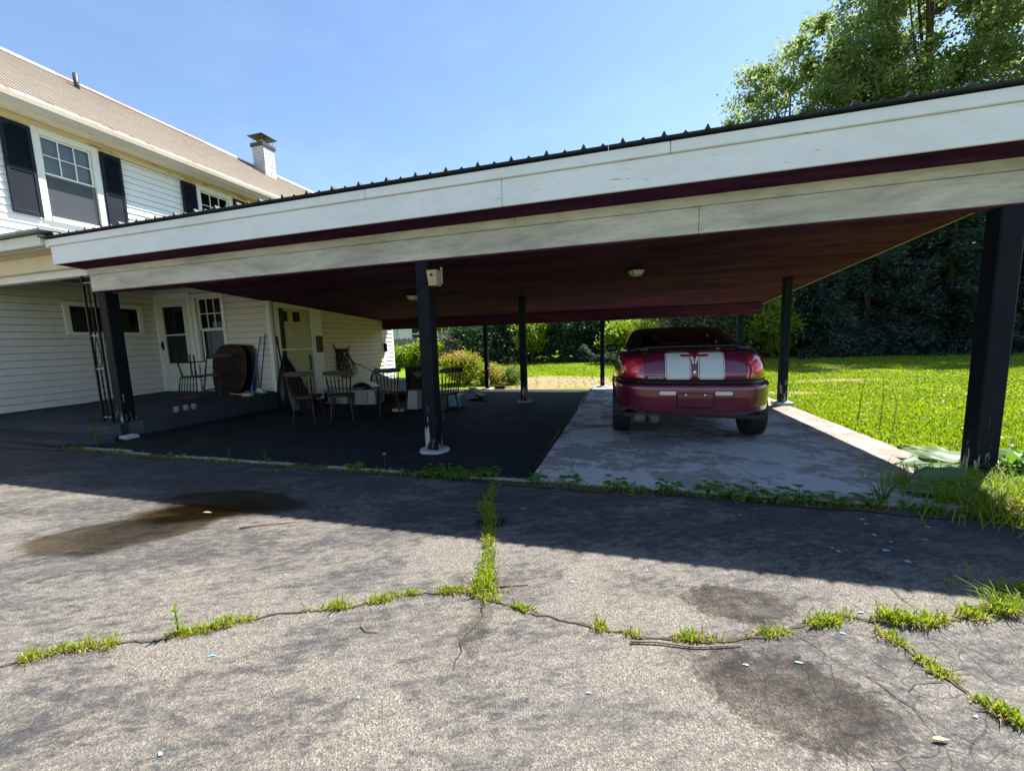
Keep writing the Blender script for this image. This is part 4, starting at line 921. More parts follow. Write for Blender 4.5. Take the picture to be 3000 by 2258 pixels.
patch('plate_panel', 'car', -.165, .165, .455, .592, .005, parent=pl)
for s in (-1, 1): patch('bolt', 'chrome', s*.09-.008, s*.09+.008, .578, .592, .009, 3, 3, pl)
q = B(); y0 = pt(LAY, .92, -math.pi/2)[1]-.008
for (pts) in ([(-.036, .975), (-.022, .975), (.0, .885), (.0, .85)], [(.036, .975), (.022, .975), (.0, .885), (.0, .85)]):
    q.add([(x, y0+(.03*(z-.92)), z) for x, z in pts]+[(x, y0+.02+(.03*(z-.92)), z) for x, z in pts], [(0, 1, 2, 3), (4, 5, 6, 7)]+[(i, (i+1) % 4, (i+1) % 4+4, i+4) for i in range(4)])
em = q.build('emblem', 'badge', car); q = B(); q.add([(-.014, y0+.001, .962), (.014, y0+.001, .962), (0, y0-.001, .895)], [(0, 1, 2)]); q.build('emblem_centre', 'car', em)
q = B(); yk = pt(LAY, .83, -math.pi/2)[1]; q.tube([(0, yk+.004, .815), (0, yk-.008, .815)], .014, 14); q.build('lock', 'chrome', car)
letters('lettering', 'PONTIAC', .034, 'badge', car, (-.462, pt(LAY, .76, xang(.76, -.40))[1]-.006, .748), (R(88), 0, R(-2.5)), (1.12, 1, 1))
# exhaust, wheels, mirrors
q = B(); q.tube([(-.60, .25, .285), (-.56, .25, .285), (-.36, .25, .285), (-.32, .25, .285)], [.04, .062, .062, .04], 14); ex = q.build('muffler', 'rustmetal', car, True)
q = B(); q.tube([(-.46, .05, .295), (-.46, .22, .295)], .03, 14, False); q.tube([(-.46, .05, .295), (-.46, .2, .295)], .026, 14, False); q.build('exhaust_tip', 'chrome', ex, True)
def wheel(x, y):
    q = B(); P = [(-.10, .20), (-.105, .27), (-.095, .30), (-.06, .31), (.06, .31), (.095, .30), (.105, .27), (.10, .20)]; N = 32; vs = []
    for k in range(N):
        a = 2*math.pi*k/N; vs += [(x+px, y+r*math.cos(a), .31+r*math.sin(a)) for px, r in P]
    n_ = len(P); q.add(vs, [(k*n_+i, k*n_+i+1, ((k+1) % N)*n_+i+1, ((k+1) % N)*n_+i) for k in range(N) for i in range(n_-1)]); W_ = q.build('wheel', 'rubber', car, True)
    q = B(); s = math.copysign(1, x)
    q.tube([(x-.09, y, .31), (x+.09, y, .31)], .205, 24)
    q.build('rim', 'carblack', W_); q = B()
    for k in range(5):
        a = 2*math.pi*k/5; q.box(x+s*.09, x+s*.10, y-.02, y+.02, .31, .31+.19) if False else q.tube([(x+s*.095, y, .31), (x+s*.095, y+.19*math.cos(a), .31+.19*math.sin(a))], .02, 6)
    q.tube([(x+s*.088, y+.195*math.cos(R(k*15)), .31+.195*math.sin(R(k*15))) for k in range(25)], .012, 6); q.build('spokes', 'galv', W_)
for x in (-.735, .735):
    for y in AX: wheel(x, y)
for s in (-1, 1):
    q = B(); q.box(s*.80-.0, s*.80+s*.20 if s > 0 else s*.80, 2.62, 2.75, .95, 1.07, .03) if s > 0 else q.box(-1.0, -.80, 2.62, 2.75, .95, 1.07, .03)
    q.build('side_mirror', 'carblack', car)

# ------------------------------------------------------------------ chairs
LEGP = [(0, .011), (.08, .016), (.14, .011), (.2, .017), (.3, .012), (.42, .019), (.55, .013), (.62, .021), (.68, .013), (.8, .020), (1, .016)]
SPP = [(0, .008), (.12, .010), (.25, .007), (.4, .013), (.55, .009), (.7, .013), (.85, .007), (1, .008)]
def chair0(label, loc, rot):
    t = thing('wooden_chair', label, 'chair', loc, 0, 'spindle-back wooden chairs', True); t.rotation_euler = rot; t.scale = (.85, .90, 1.05)
    q = B(); P = []; N = 24                               # saddle seat
    for k in range(N):
        a = 2*math.pi*k/N; c, s = math.cos(a), math.sin(a); P.append((.235*math.copysign(abs(c)**.6, c)*(1+.06*s), .215*math.copysign(abs(s)**.65, s)))
    q.prism(P, 'z', .405, .438); st = q.build('seat', 'woodw', t)
    for sx in (-1, 1):
        for sy_ in (-1, 1): B().turned((sx*.205, sy_*.215, 0), (sx*.15, sy_*.14, .408), LEGP).build('leg', 'woodw', t, True)
    for sx in (-1, 1): B().turned((sx*.188, -.19, .14), (sx*.188, .19, .14), [(0, .008), (.3, .010), (.5, .015), (.7, .010), (1, .008)]).build('stretcher', 'woodd', t, True)
    B().turned((-.185, 0, .14), (.185, 0, .14), [(0, .008), (.3, .010), (.5, .015), (.7, .010), (1, .008)]).build('stretcher', 'woodd', t, True)
    cv = lambda x: -.275-.045*(1-(x/.25)**2)+.045
    for k in range(7):
        x = -.185+.37*k/6; B().turned((x*.95, -.175-.02*(1-(x/.19)**2), .43), (x*1.15, cv(x*1.15)-.02, .765), SPP if 0 < k < 6 else [(a, r*1.35) for a, r in SPP], 7).build('spindle', 'woodw', t, True)
    q = B(); vs = []; N = 16
    for k in range(N+1):
        x = -.262+.524*k/N; e = abs(x)/.262; y = cv(x*.95)-.02; h0, h1 = .750+.004*e, .822-.012*e**4
        vs += [(x, y-.014, h0), (x, y+.012, h0), (x, y+.010, h1), (x, y-.012, h1)]
    q.add(vs, [(4*k+i, 4*k+(i+1) % 4, 4*k+4+(i+1) % 4, 4*k+4+i) for k in range(N) for i in range(4)]+[(0, 3, 2, 1), (4*N, 4*N+1, 4*N+2, 4*N+3)]); q.build('crest_rail', 'woodw', t)
    return t
c0 = chair0('brown spindle-back chair in front of the black draped heap, nearest the porch', (-4.94, 5.14, zg(0, 5.14)), (0, 0, R(18)))
dup(c0, (-4.44, 5.34, zg(0, 5.34)), (0, 0, R(32)), 'brown spindle-back chair standing in front of the hanging coil of hose')
dup(c0, (-3.95, 5.92, zg(0, 5.92)), (0, 0, R(34)), 'brown spindle-back chair just left of the middle front post, pale bin behind it')
dup(c0, (-2.78, 5.72, zg(0, 5.72)), (0, 0, R(60)), 'brown spindle-back chair half hidden to the right of the middle front post')
dup(c0, (-7.97, 5.98, zp(5.98)), (0, 0, R(-160)), 'brown spindle-back chair upright on the porch before the leaning round tabletop')
o = dup(c0, (-8.40, 5.85, zp(5.85)+.865), (R(180), 0, R(200)), 'brown chair turned upside down on the porch, legs in the air by the door')

# ------------------------------------------------------------------ things on the porch
t = thing('tabletop', 'oval brown tabletop leaning upright against the porch wall', 'tabletop', (-8.14, 6.4, .26))
def slabdisc(cx, y0, z0, hw, hh, n_, th, lean):
    P = []; N = 40
    for k in range(N):
        a = 2*math.pi*k/N; c, s = math.cos(a), math.sin(a); P.append((hw*math.copysign(abs(c)**(2/n_), c), hh*math.copysign(abs(s)**(2/n_), s)))
    vs = [(cx+x, y0+(z+hh)*lean, z0+hh+z) for x, z in P]+[(cx+x, y0+(z+hh)*lean+th, z0+hh+z) for x, z in P]
    return B().add(vs, [tuple(range(N)), tuple(range(2*N-1, N-1, -1))]+[(k, k+N, (k+1) % N+N, (k+1) % N) for k in range(N)])
slabdisc(-8.10, 6.28, zp(6.3), .46, .52, 2.9, .025, .16).build('top', 'table', t)
q = B(); N = 40; pts = []
for k in range(N+1):
    a = 2*math.pi*k/N; c, s = math.cos(a), math.sin(a); z = .52*math.copysign(abs(s)**(2/2.9), s); pts.append((-8.10+.46*math.copysign(abs(c)**(2/2.9), c), 6.29+(z+.52)*.16, zp(6.3)+.52+z))
q.tube(pts, .010, 6, False); q.build('edge_band', 'woodw', t, True)
t = thing('table_leaf', 'dark square table leaf with rounded corners standing behind the oval tabletop', 'table leaf', (-7.9, 6.47, .26))
slabdisc(-7.90, 6.42, zp(6.45), .36, .51, 6., .022, .10).build('top', 'bag', t)
t = thing('mop', 'mop with a blue handle and blue head leaning on the porch wall', 'mop', (-7.5, 6.35, .26))
B().tube([(-7.50, 6.33, .34), (-7.36, 6.55, 1.44)], .011, 8).build('handle', 'blue', t, True)
q = B(); q.box(-7.62, -7.40, 6.25, 6.38, .265, .32, .015); q.tube([(-7.505, 6.325, .31), (-7.49, 6.35, .42)], .022, 8); q.build('head', 'blue', t)
t = thing('broom', 'broom with a dark handle and mint bristles leaning in the porch corner', 'broom', (-7.32, 6.42, .26))
B().tube([(-7.32, 6.38, .36), (-7.24, 6.56, 1.50)], .010, 8).build('handle', 'hose', t, True)
q = B(); q.prism([(-7.44, .265), (-7.20, .265), (-7.26, .34), (-7.31, .375), (-7.35, .375), (-7.39, .34)], 'y', 6.34, 6.41); q.build('bristles', 'mint', t)
t = thing('dustpan', 'orange dustpan lying on the porch beside the mop head', 'dustpan', (-7.42, 6.18, .26))
q = B(); q.box(-7.56, -7.34, 6.12, 6.27, .256, .262); q.box(-7.56, -7.34, 6.265, 6.275, .256, .31); q.box(-7.565, -7.555, 6.12, 6.27, .256, .30); q.box(-7.345, -7.335, 6.12, 6.27, .256, .30); q.build('pan', 'orange', t); B().tube([(-7.35, 6.2, .27), (-7.2, 6.16, .27)], .012, 8).build('handle', 'orange', t)
t = thing('mallet', 'pale wooden block on a long thin handle lying on the porch', 'mallet', (-7.3, 6.02, .25))
B().box(-7.36, -7.15, 5.98, 6.07, zp(6), zp(6)+.065, .008).build('head', 'woodp', t); B().tube([(-7.36, 6.03, zp(6)+.03), (-7.95, 6.20, zp(6)+.02)], .012, 8).build('handle', 'woodp', t)
for k, (x, y, lb) in enumerate(((-6.99, 4.53, 'clear glass jar standing alone, nearest the post, on the porch edge'), (-6.965, 4.66, 'clear glass jar in the middle of three on the porch edge'), (-6.955, 4.78, 'clear glass jar farthest from the leaning post on the porch edge'))):
    t = thing('glass_jar', lb, 'jar', (x, y, zp(y)+.002), 0, 'glass jars on the porch edge', True)
    q = B(); q.tube([(0, 0, 0), (0, 0, .008), (0, 0, .055), (0, 0, .066), (0, 0, .075)], [.036, .042, .042, .036, .034], 14); q.build('body', 'jar', t, True)
    B().tube([(0, 0, .075), (0, 0, .088)], .037, 14).build('lid', 'plastic_w', t)

# ------------------------------------------------------------------ things under the carport by the long wall
t = thing('draped_heap', 'tall black cloth draped over a heap beside the side door', 'cover', (-6.62, 6.55, -.08))
q = B(); N = 28; vs = []; lv = [(0, .34), (.15, .33), (.4, .29), (.62, .23), (.85, .14), (1.05, .06), (1.16, .02)]
for z, r in lv:
    for k in range(N):
        a = 2*math.pi*k/N; rr = r*(1+.10*math.sin(5*a+z*2)+.05*math.sin(9*a)); u = z/1.16
        vs.append((-6.58-.22*u+rr*math.cos(a), 6.55+rr*.8*math.sin(a), -.085+z))
q.add(vs, [(i*N+k, i*N+(k+1) % N, (i+1)*N+(k+1) % N, (i+1)*N+k) for i in range(len(lv)-1) for k in range(N)]+[tuple((len(lv)-1)*N+k for k in range(N))]); q.build('cloth', 'bag', t, True)
t = thing('leaning_pole', 'thin dark pole with a knob grip leaning beside the black draped heap', 'pole', (-5.85, 5.75, -.06))
B().tube([(-5.93, 5.75, -.06), (-6.33, 5.98, 1.30)], .013, 8).build('shaft', 'woodd', t, True); B().tube([(-6.32, 5.975, 1.27), (-6.365, 5.995, 1.41)], [.02, .024], 8).build('grip', 'bag', t, True)
t = thing('garden_hose', 'black garden hose coiled on a wall hanger beside the plaque', 'hose', (-7.05, 8.6, .4))
q = B(); X = XC+.06
for k in range(11):
    yt = 8.44+.026*k; wd = (.10, .36, .20, .42, .28, .15, .33, .24, .40, .18, .30)[k]; z0 = 1.115-.006*(k % 4); z1 = (.62, .40, .50, .34, .46, .58, .38, .54, .42, .52, .36)[k]; yb = yt+(.02, .16, .05, .2, .1, -.06, .12, .0, .24, .1, .06)[k]; pts = []
    for i in range(33):
        a = 2*math.pi*i/32; u = (1-math.cos(a))/2; pts.append((X+.012*k+.02*math.sin(a*2+k), yt+(yb-yt)*u+wd*.75*math.sin(a)*(u**1.1*.95+.06), z0+(z1-z0)*u))
    q.tube(pts, .0125, 6, False)
q.tube([(X+.06, 8.98, .72), (X+.2, 9.15, .62), (X+.4, 9.25, .48), (X+.7, 9.2, .30), (X+1.0, 9.0, .12), (X+1.25, 8.6, -.1)], .0125, 6); q.build('coil', 'hose', t, True)
q = B(); q.tube([(XC+.02, 8.38, 1.24), (XC+.06, 8.40, 1.05)], .016, 8); q.box(XC+.02, XC+.20, 8.40, 8.75, 1.06, 1.10, .01); q.tube([(XC+.19, 8.74, 1.08), (XC+.19, 8.75, 1.19)], .012, 8); q.build('hanger', 'black', t)
def aircon(label, x, y, rz):
    t = thing('window_air_conditioner', label, 'air conditioner', (x, y, zg(0, y)+.002), rz, 'window air conditioners', True)
    B().box(-.29, .29, -.22, .22, 0, .32, .012).build('case', 'plastic_w', t)
    fr = B().box(-.27, .12, -.232, -.221, .03, .29, .003).build('front_panel', 'plastic_g', t)
    for k in range(9): B().box(-.17, .10, -.243, -.233, .05+k*.025, .063+k*.025).build('slat', 'plastic_w', fr)
    B().box(-.255, -.19, -.240, -.233, .06, .26).build('control_strip', 'bag', fr)
aircon('white window air conditioner on the ground, grille forward, black bag on top', -5.50, 7.45, .12)
aircon('white window air conditioner on the ground behind the chair before the hose', -6.25, 7.50, .05)
t = thing('black_bag', 'slack black plastic bag lying on the right air conditioner', 'bag', (-5.65, 7.45, .215), local=True)
q = B(); N = 16; vs = []
for j, (z, r) in enumerate(((.0, .19), (.05, .21), (.10, .16), (.14, .08), (.155, .01))):
    for k in range(N): a = 2*math.pi*k/N; rr = r*(1+.16*math.sin(3*a+j)+.08*math.sin(7*a)); vs.append((rr*math.cos(a), rr*.75*math.sin(a), z))
q.add(vs, [(i*N+k, i*N+(k+1) % N, (i+1)*N+(k+1) % N, (i+1)*N+k) for i in range(4) for k in range(N)]); q.build('bag', 'bag', t, True)
t = thing('metal_pail', 'grey metal pail lying on its side behind the right air conditioner', 'pail', (-5.25, 7.9, .25))
B().tube([(-5.60, 7.80, .47), (-5.12, 7.95, .26)], [.125, .10], 20, False).build('body', 'galv', t, True); B().tube([(-5.595, 7.80, .468), (-5.56, 7.81, .455)], .127, 20).build('mouth', 'bag', t)
q = B(); q.tube([(-5.12, 7.95, .26), (-5.11, 7.953, .257)], .10, 20); q.build('bottom', 'galv', t)
t = thing('crate', 'dark crate on the ground under the metal pail', 'crate', (-5.3, 7.95, -.12))
q = B(); q.box(-5.7, -4.95, 7.75, 8.15, -.125, .15, .006); q.build('box', 'woodd', t)
for k in range(3): B().box(-5.71, -4.94, 7.738, 7.748, -.11+k*.085, -.045+k*.085).build('slat', 'woodw', t)
t = thing('storage_bin', 'pale grey storage bin behind the spindle chair left of the post', 'bin', (-4.6, 7.3, -.1))
q = B(); q.box(-4.92, -4.25, 7.10, 7.50, .225, .43, top=(-4.95, -4.22, 7.06, 7.54)); q.build('tub', 'plastic_g', t); B().box(-4.97, -4.20, 7.04, 7.56, .43, .455, .01).build('lid', 'plastic_g', t)
t = thing('low_table', 'low dark table carrying the pale grey storage bin', 'table', (-4.6, 7.3, -.1)); B().box(-5.0, -4.15, 7.0, 7.6, .195, .222, .004).build('top', 'woodw', t)
for x in (-4.95, -4.2):
    for y in (7.05, 7.55): B().box(x-.025, x+.025, y-.025, y+.025, -.11, .194).build('leg', 'woodd', t)
t = thing('headboard', 'dark wooden headboard with a carved diamond standing left of the post', 'headboard', (-4.0, 7.0, -.09))
q = B(); q.box(-4.24, -4.18, 6.98, 7.04, -.095, .72, .006); q.box(-3.72, -3.66, 6.98, 7.04, -.095, .72, .006); q.box(-4.18, -3.72, 6.99, 7.03, .46, .735, .008); q.box(-4.18, -3.72, 7.0, 7.02, -.0, .46); q.build('frame', 'woodd', t)
q = B(); q.add([(-4.10, 6.985, .60), (-3.95, 6.985, .52), (-3.80, 6.985, .60), (-3.95, 6.985, .68), (-4.06, 6.989, .60), (-3.95, 6.989, .545), (-3.84, 6.989, .60), (-3.95, 6.989, .655)], [(0, 1, 5, 4), (1, 2, 6, 5), (2, 3, 7, 6), (3, 0, 4, 7), (4, 5, 6, 7)]); q.build('diamond', 'bag', t)
t = thing('white_box', 'tall pale cardboard box leaning before the dark headboard', 'box', (-3.95, 6.8, -.09))
q = B(); q.box(-4.08, -3.86, 6.70, 6.90, -.09, .27, top=(-4.05, -3.85, 6.74, 6.92)); q.build('carton', 'plastic_w', t); q = B(); q.box(-4.05, -3.86, 6.73, 6.935, .272, .283); q.build('flap', 'woodp', t)
t = thing('brick_block', 'short weathered brick lying left of the pale cardboard box', 'brick', (-4.12, 6.45, -.08)); B().box(-4.22, -4.0, 6.40, 6.50, -.08, -.02, .006).build('block', 'woodp', t)
t = thing('teal_bin', 'small teal bin with a pale board on top behind the right-hand chair', 'bin', (-3.2, 7.3, -.1))
q = B(); q.box(-3.40, -3.16, 7.2, 7.40, -.105, .12, top=(-3.42, -3.14, 7.18, 7.42)); q.build('tub', 'teal', t); B().box(-3.62, -3.15, 7.12, 7.45, .122, .14, .003).build('board', 'plastic_w', t)
t = thing('lumber_stack', 'flat stack of dark old boards on the asphalt behind the right-hand chair', 'boards', (-3.5, 8.7, -.15))
for k in range(5):
    a = R(-62+random.uniform(-4, 4)); L = random.uniform(1.2, 1.7)/2; cx, cyy, z = -3.65+.05*k, 8.75+.04*k, zg(0, 8.75)+.005+.024*k; dx, dy = math.cos(a), math.sin(a); nx_, ny_ = -dy*.09, dx*.09; q = B()
    P = [(cx-dx*L-nx_, cyy-dy*L-ny_), (cx+dx*L-nx_, cyy+dy*L-ny_), (cx+dx*L+nx_, cyy+dy*L+ny_), (cx-dx*L+nx_, cyy-dy*L+ny_)]
    q.prism(P, 'z', z, z+.021); q.build('board', 'woodd', t)
t = thing('wood_block', 'short cut end of a wooden beam on the dirt beyond the carport floor', 'wood block', (-3.45, 10.8, -.21)); B().box(-3.61, -3.31, 10.74, 10.88, -.215, -.115, .006).build('block', 'woodw', t)

# ------------------------------------------------------------------ foliage generators
def cards(cent, size, aspect=.6, flat=0., dirs=None):
    """diamond leaf quads at cent; returns verts, faces"""
    n = len(cent); d = rng.normal(size=(n, 3)) if dirs is None else dirs + rng.normal(size=(n, 3))*.35
    d /= np.linalg.norm(d, axis=1, keepdims=True)+1e-9
    u = rng.normal(size=(n, 3)); u[:, 2] += flat; s = np.cross(d, u); s /= np.linalg.norm(s, axis=1, keepdims=True)+1e-9
    L = (size*rng.uniform(.6, 1.35, n))[:, None]; W = L*aspect*.5
    v = np.stack([cent-d*L*.5, cent+s*W, cent+d*L*.5, cent-s*W], 1).reshape(-1, 3); f = np.arange(4*n).reshape(n, 4)
    return v, f
def blobs(n, rx, ry, rz, shell=.55):
    p = rng.normal(size=(n, 3)); p /= np.linalg.norm(p, axis=1, keepdims=True); r = shell+(1-shell)*rng.random(n)**.6; return p*r[:, None]*np.array([rx, ry, rz])
def tree(name, label, cat, x, y, H, rx, ry, base, leafmat, nleaf, leaf=.16, clump=.8, nb=70, trunk_r=.16, group=None, limbs=7, rzf=.5, lean=0., flat=.6):
    z0 = float(zl(x, y)); t = thing(name, label, cat, (x, y, z0), 0, group, True)
    q = B(); cz = base+(H-base)*.5; tips = []
    q.tube([(0, 0, -.1), (.05, .03, H*.25), (lean*.5, -.05, H*.5), (lean, .05, H*.86)], [trunk_r*1.15, trunk_r, trunk_r*.7, trunk_r*.2], 8)
    cl = blobs(nb, rx, ry, (H-base)*rzf, .35); cl[:, 2] += cz; cl[:, 0] += lean*np.clip(cl[:, 2]/H, 0, 1)
    for k in range(min(limbs, nb)):
        c = cl[k]; h = max(base*.5, c[2]*random.uniform(.5, .85)); jx, jy = random.uniform(-.3, .3), random.uniform(-.3, .3); q.tube([(lean*h/H*.9, 0, h), (c[0]*.35+jx, c[1]*.35+jy, h+(c[2]-h)*.35+.3), (c[0]*.75-jx*.5, c[1]*.75, h+(c[2]-h)*.75+.2), tuple(c)], [trunk_r*.38, trunk_r*.28, trunk_r*.16, trunk_r*.06], 6)
    q.build('trunk', 'bark', t, True)
    wts = rng.uniform(.5, 1.5, nb); wts /= wts.sum(); idx = rng.choice(nb, nleaf, p=wts)
    rad = clump*rng.uniform(.55, 1.3, nb); off = rng.normal(size=(nleaf, 3))*.5; off[:, 2] *= .75
    cent = cl[idx]+off*rad[idx][:, None]; cent = cent[cent[:, 2] > .02]
    v, f = cards(cent, leaf, .62, flat); npmesh('crown', v, f, leafmat, t); return t
def conifer(label, x, y, H, r, leafmat, nleaf, leaf=.20, group=None, skirt=.1):
    z0 = float(zl(x, y)); t = thing('conifer_tree', label, 'tree', (x, y, z0), 0, group, True)
    B().tube([(0, 0, -.1), (0, 0, H*.95)], [.16, .03], 8).build('trunk', 'bark', t, True)
    nbr = 190; hh = skirt+(H-skirt)*rng.random(nbr)**1.15; aa = rng.random(nbr)*2*np.pi; rr = r*(1-hh/H)**.75*rng.uniform(.65, 1.12, nbr)+.15
    k = rng.choice(nbr, nleaf, p=rr/rr.sum()); u = rng.random(nleaf)**.55
    rad = rr[k]*u; cent = np.stack([np.cos(aa[k])*rad, np.sin(aa[k])*rad, hh[k]-.25*rad*u+.12*rr[k]], 1)+rng.normal(size=(nleaf, 3))*np.array([.16, .16, .13])
    dirs = np.stack([np.cos(aa[k]), np.sin(aa[k]), -.35*np.ones(nleaf)], 1); cent[:, 2] = np.maximum(cent[:, 2], .03)
    v, f = cards(cent, leaf, .42, .8, dirs); npmesh('crown', v, f, leafmat, t); return t
def blades(px, py, pz, h, wdt, lean=.45):
    n = len(px); a = rng.random(n)*2*np.pi; hh = h*rng.uniform(.5, 1.3, n); l = lean*rng.uniform(.2, 1.2, n)*hh; b_ = rng.random(n)*2*np.pi
    dx, dy = np.cos(a)*l, np.sin(a)*l; wx, wy = np.cos(b_)*wdt*.5, np.sin(b_)*wdt*.5
    p = np.stack([px, py, pz], 1); m = p+np.stack([dx*.4, dy*.4, hh*.62], 1); tp = p+np.stack([dx, dy, hh*(1-.35*lean)], 1); wv = np.stack([wx, wy, np.zeros(n)], 1)
    v = np.stack([p-wv, p+wv, m+wv*.8, tp, m-wv*.8], 1).reshape(-1, 3); k = np.arange(n)*5
    return v, np.concatenate([np.stack([k, k+1, k+2, k+4], 1), np.stack([k+4, k+2, k+3, k+3], 1)])
def grassmesh(name, v, f, mat, parent=None, kind='stuff'):
    q = f[f[:, 2] != f[:, 3]]; tr = f[f[:, 2] == f[:, 3]][:, :3]
    me = bpy.data.meshes.new(name); me.vertices.add(len(v)); me.vertices.foreach_set('co', v.astype(np.float32).ravel())
    li = np.concatenate([q.ravel(), tr.ravel()]).astype(np.int32); ls = np.concatenate([np.arange(len(q))*4, len(q)*4+np.arange(len(tr))*3]).astype(np.int32)
    me.loops.add(len(li)); me.loops.foreach_set('vertex_index', li); me.polygons.add(len(ls)); me.polygons.foreach_set('loop_start', ls); me.update(calc_edges=True)
    return link(name, me, mat, parent, False, kind)

# lawn: blades thin out with distance, bare where the dirt shows
def bare(x, y):
    d = np.full(x.shape, 9.)
    for cx, cyy, rx, ry, dg in ((-2.3, 12.7, 2.6, 1.9, 20), (.2, 12.2, 2.4, 1.2, 0), (5.6, 12.2, 1.3, .45, 10), (6.8, 15.8, 1.3, .35, 5), (3.4, 9.8, .9, .35, 0)):
        a = R(dg); u = (x-cx)*np.cos(a)+(y-cyy)*np.sin(a); v = -(x-cx)*np.sin(a)+(y-cyy)*np.cos(a); d = np.minimum(d, np.hypot(u/rx, v/ry))
    return d
def scatter(n, x0, x1, y0, y1):
    x = rng.uniform(x0, x1, n); y = rng.uniform(y0, y1, n); nz = .5+.25*np.sin(x*2.1+y*.7)+.25*np.sin(x*.8-y*1.9+1)
    ok = (bare(x, y)+.7*(nz-.5) > 1.05) | (rng.random(n) < .13); ok &= ~((x < 2.80) & (y < 10.9)); ok &= ~((x < 3.2) & (y < 3.15)); return x[ok], y[ok]
V = []; F = []; k = 0
for (n, x0, x1, y0, y1, h, wd) in ((56000, 2.72, 7.5, 3.0, 9, .085, .009), (60000, 2.7, 14, 8, 14, .08, .016), (60000, -8, 19, 11, 19, .075, .028), (45000, -14, 26, 18, 26, .075, .045)):
    x, y = scatter(n, x0, x1, y0, y1); v, f = blades(x, y, zl(x, y)-.01, h, wd, .6); V.append(v); F.append(f+k); k += len(v)
grassmesh('lawn_grass', np.concatenate(V), np.concatenate(F), 'g_grass')
# broad-leaved ground cover in the lawn near the slab and the clover flowers
x, y = scatter(26000, 2.75, 10, 3.4, 14); c = np.stack([x, y, zl(x, y)+rng.uniform(.01, .07, len(x))], 1); v, f = cards(c, .036, .8, 1.6); npmesh('clover_leaves', v, f, 'g_grass', kind='stuff')
x, y = scatter(1500, -4, 16, 8, 18); m_ = (np.sin(x*.9+2)+np.sin(y*1.3+x*.4)) > .35; x, y = x[m_], y[m_]; c = np.stack([x, y, zl(x, y)+.085], 1); v, f = cards(c, .024, .9, 2.); npmesh('clover_flowers', v, f, 'g_clover', kind='stuff')

# trees and shrubs at the lawn's edge, each its own crown
EDGE = 'trees along the far edge of the lawn'
tree('broadleaf_tree', 'pale lime sapling left of the dark round bush, by the neighbour roof', 'tree', -11.2, 23, 3.0, 1.1, 1., .5, 'g_lime', 5500, .17, .6, 30, .06, EDGE, 4)
tree('lilac_bush', 'grey-green bush with faded seed heads beside the dark round bush', 'bush', -10.2, 21.5, 1.75, .85, .8, .1, 'g_grey', 5500, .12, .5, 26, .04, EDGE, 3)
tree('round_bush', 'dense dark round bush behind the pink-tipped shrub', 'bush', -8.7, 22.5, 2.7, 1.35, 1.3, .1, 'g_deep', 11000, .14, .6, 46, .08, EDGE, 3)
conifer('mid-green conifer between the dark round bush and the lime maple', -7.0, 23.5, 4.3, 1.7, 'g_deep', 12000, .18, EDGE)
tree('broadleaf_tree', 'bright lime maple sapling behind the carport middle row post', 'tree', -5.1, 22.3, 2.7, .75, .75, .9, 'g_lime', 4500, .17, .5, 24, .05, EDGE, 4)
tree('broadleaf_tree', 'dark leafy tree between the middle row post and the car side post', 'tree', -3.4, 24, 4.4, 1.9, 1.6, .1, 'g_deep', 15000, .17, .8, 60, .12, EDGE, 6)
conifer('dark conifer directly left of the far post behind the car', -1.5, 24.5, 5.0, 1.7, 'g_dark', 11000, .20, EDGE)
tree('broadleaf_tree', 'bright lime shrub tree showing above the car roof', 'tree', .5, 21.5, 2.5, 1.25, 1.1, .3, 'g_lime', 7500, .17, .6, 36, .06, EDGE, 5)
tree('broadleaf_tree', 'grey-green tree behind the car, between lime shrub and right post', 'tree', 2.9, 24.5, 4.6, 2.0, 1.7, .1, 'g_grey', 11000, .18, .8, 56, .12, EDGE, 6)
tree('broadleaf_tree', 'mid-green tree behind the roof corner of the carport', 'tree', 5.6, 24.5, 4.6, 1.8, 1.6, .1, 'g_maple', 12000, .18, .8, 56, .12, EDGE, 6)
tree('broadleaf_tree', 'yellow-green young tree just beside the right middle post', 'tree', 7.0, 21.8, 3.3, .95, .9, .2, 'g_lime', 6500, .16, .55, 30, .06, EDGE, 4)
DK = 'dark conifers behind the lawn'
for k, (x, y, H, r, lb) in enumerate(((8.9, 22.6, 5.6, 2.0, 'dark conifer nearest the right middle post'), (11.3, 23.0, 7.2, 2.4, 'tall dark conifer second from the right middle post'), (14.0, 22.4, 8.2, 2.7, 'broad dark conifer left of the thick right post'), (17.2, 22.0, 8.4, 2.8, 'dark conifer hidden partly behind the thick right post'), (20.4, 21.6, 8.4, 2.8, 'dark conifer right of the thick right post'))):
    conifer(lb, x, y, H, r, 'g_dark', 42000, .17, DK, -.1)
for k, (x, y, H, r, lb) in enumerate(((10.2, 25.2, 8.0, 2.3, 'dark conifer in the back row, between the two nearest the right middle post'), (12.8, 25.0, 9.2, 2.5, 'dark conifer in the back row, behind the broad one left of the thick post'), (15.8, 24.8, 9.6, 2.6, 'dark conifer in the back row, just left of the thick right post'), (18.9, 24.4, 9.8, 2.6, 'dark conifer in the back row, right of the thick right post'))):
    conifer(lb, x, y, H, r, 'g_dark', 24000, .28, DK, .5)
TALL = 'tall broadleaf trees rising above the carport roof'
tree('broadleaf_tree', 'tall loose tree, leftmost crown above the carport roof', 'tree', 8.6, 25.8, 17.0, 2.9, 2.4, 6.5, 'g_maple', 30000, .17, .62, 150, .15, TALL, 12, .55)
tree('broadleaf_tree', 'yellow-green tree low above the carport roof between taller crowns', 'tree', 12.2, 26.5, 17.2, 2.7, 2.3, 7., 'g_maple', 26000, .17, .62, 140, .15, TALL, 10, .55)
